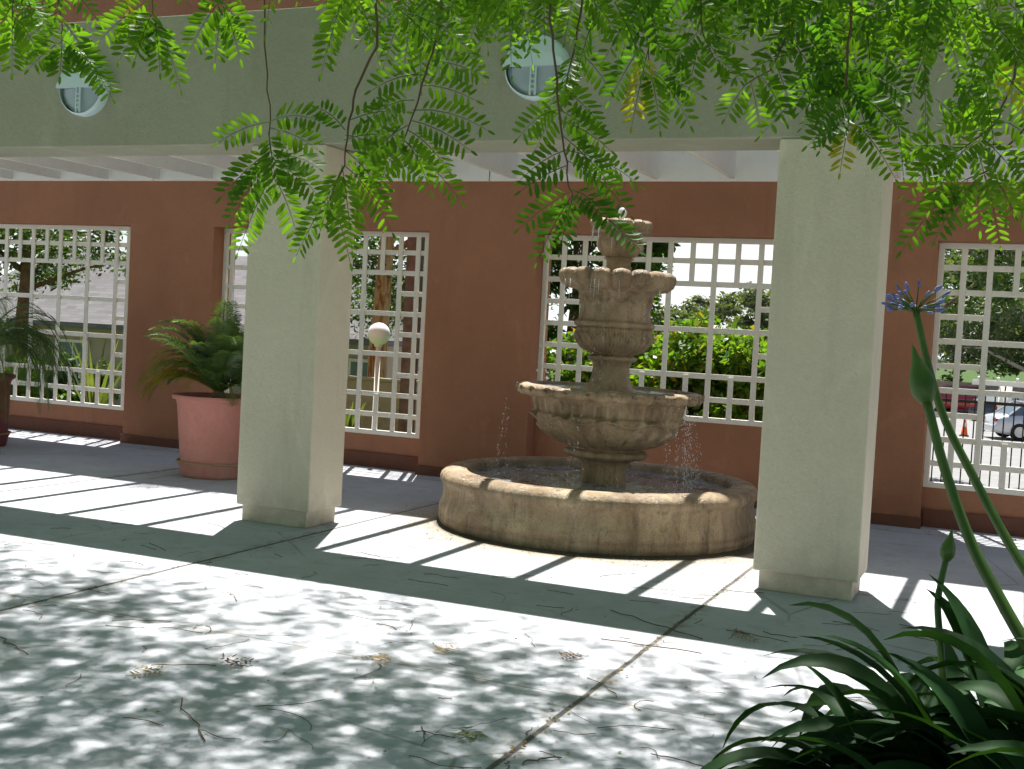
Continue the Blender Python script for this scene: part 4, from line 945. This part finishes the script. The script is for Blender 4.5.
# ------------------------------------------------------------------ litter on the patio
tan1=leafmat('fallen_leaf_tan',(.36,.24,.10),(.55,.40,.18),.15,.7,20,1.1); tan2=leafmat('fallen_leaf_green',(.16,.22,.05),(.28,.32,.08),.2,.6,20,1.1)
brown=simple('fallen_leaf_brown',(.14,.07,.035),.8,.2,var=.4,scale=30)
V=[];Fc=[];MI=[]
def litter(x,y,l,mi):
    a=rnd.uniform(0,6.28); d=Vector((math.cos(a),math.sin(a),0)); s=Vector((-d.y,d.x,0)); o=len(V); z=.004; c=rnd.uniform(.0,.3)*l; p=Vector((x,y,z))
    V.extend([p,p+d*l*.5+s*l*.24+Vector((0,0,c)),p+d*l+Vector((0,0,c*.4)),p+d*l*.5-s*l*.24+Vector((0,0,c*.6))]); Fc.append((o,o+1,o+2,o+3)); MI.append(mi)
for k in range(1500):
    m_=rnd.random()
    if m_<.36: a=rnd.uniform(3.2,6.1); r_=1.3+abs(rnd.gauss(0,.22)); x,y=FX+math.cos(a)*r_,FY+math.sin(a)*r_
    elif m_<.62: x=rnd.choice([-1.63,-1.63,-4.66])+rnd.gauss(0,.02); y=rnd.uniform(3.6,8.0)
    elif m_<.7: x=rnd.uniform(-8,0); y=7.88+rnd.gauss(0,.03)
    else: x=rnd.uniform(-8,0); y=rnd.uniform(3.6,9)
    litter(x,y,rnd.uniform(.008,.026),rnd.choice([0,0,1,2,2]))
for k in range(260):
    x=rnd.uniform(-12,1.5); y=11.12-abs(rnd.gauss(0,.12)); litter(x,y,rnd.uniform(.01,.03),rnd.choice([0,2,2]))
# small dried compound leaves
for (px,py,mi) in ((733,638,0),(392,658,0),(455,730,1),(222,660,2),(560,660,2),(165,673,0),(437,655,0)):
    g=at(px,py,1); v=g-CAMP; g=CAMP+v*(EYE/-v.z)
    for j in range(2):
        a=rnd.uniform(0,6.28); pts=[g+Vector((math.cos(a)*.03*i,math.sin(a)*.03*i,.012+.004*math.sin(i))) for i in range(6)]
        n0=len(Fc); compound_leaf(V,Fc,MI,pts,.034,6,rnd,Vector((rnd.uniform(-.3,.3),rnd.uniform(-.3,.3),1)),mi,True,.1,0)
me=bpy.data.meshes.new('fallen_leaves'); me.from_pydata([tuple(v) for v in V],[],[tuple(dict.fromkeys(f)) for f in Fc])
for m_ in(tan1,tan2,brown): me.materials.append(m_)
me.polygons.foreach_set('material_index',MI); me.update(); o=bpy.data.objects.new('fallen_leaves',me); col.objects.link(o); tag(o,'tiny tan and brown fallen leaflets scattered over the patio','leaf litter',kind='stuff')
mb=MB()
for k in range(230):
    y=3.6+3.9*rnd.random()**1.2; x=rnd.uniform(-7.5,.2); a=rnd.uniform(0,6.28) if rnd.random()<.5 else rnd.gauss(0,.5); L=rnd.uniform(.05,.34); pts=[];p=Vector((x,y,.004))
    for j in range(7): pts.append(p.copy()); a+=rnd.gauss(0,.28); p=p+Vector((math.cos(a),math.sin(a),0))*L/6; p.z=.004+rnd.uniform(0,.005)
    mb.tube(pts,[rnd.uniform(.0009,.0022)]*7,4)
for (px,py,qx,qy) in ((600,640,700,655),(0,640,30,655),(180,700,205,745),(520,765,560,758),(612,612,700,640)):
    A=at(px,py,1)-CAMP; B=at(qx,qy,1)-CAMP; A=CAMP+A*(EYE/-A.z); B=CAMP+B*(EYE/-B.z); A.z=B.z=.006
    pts=[A.lerp(B,i/8)+Vector((rnd.uniform(-.015,.015),rnd.uniform(-.015,.015),rnd.uniform(0,.006))) for i in range(9)]; mb.tube(pts,.0028,5)
tag(mb.build('fallen_twigs',M['straw']),'thin brown fallen leaf stalks and twigs scattered over the patio','twig litter',kind='stuff')
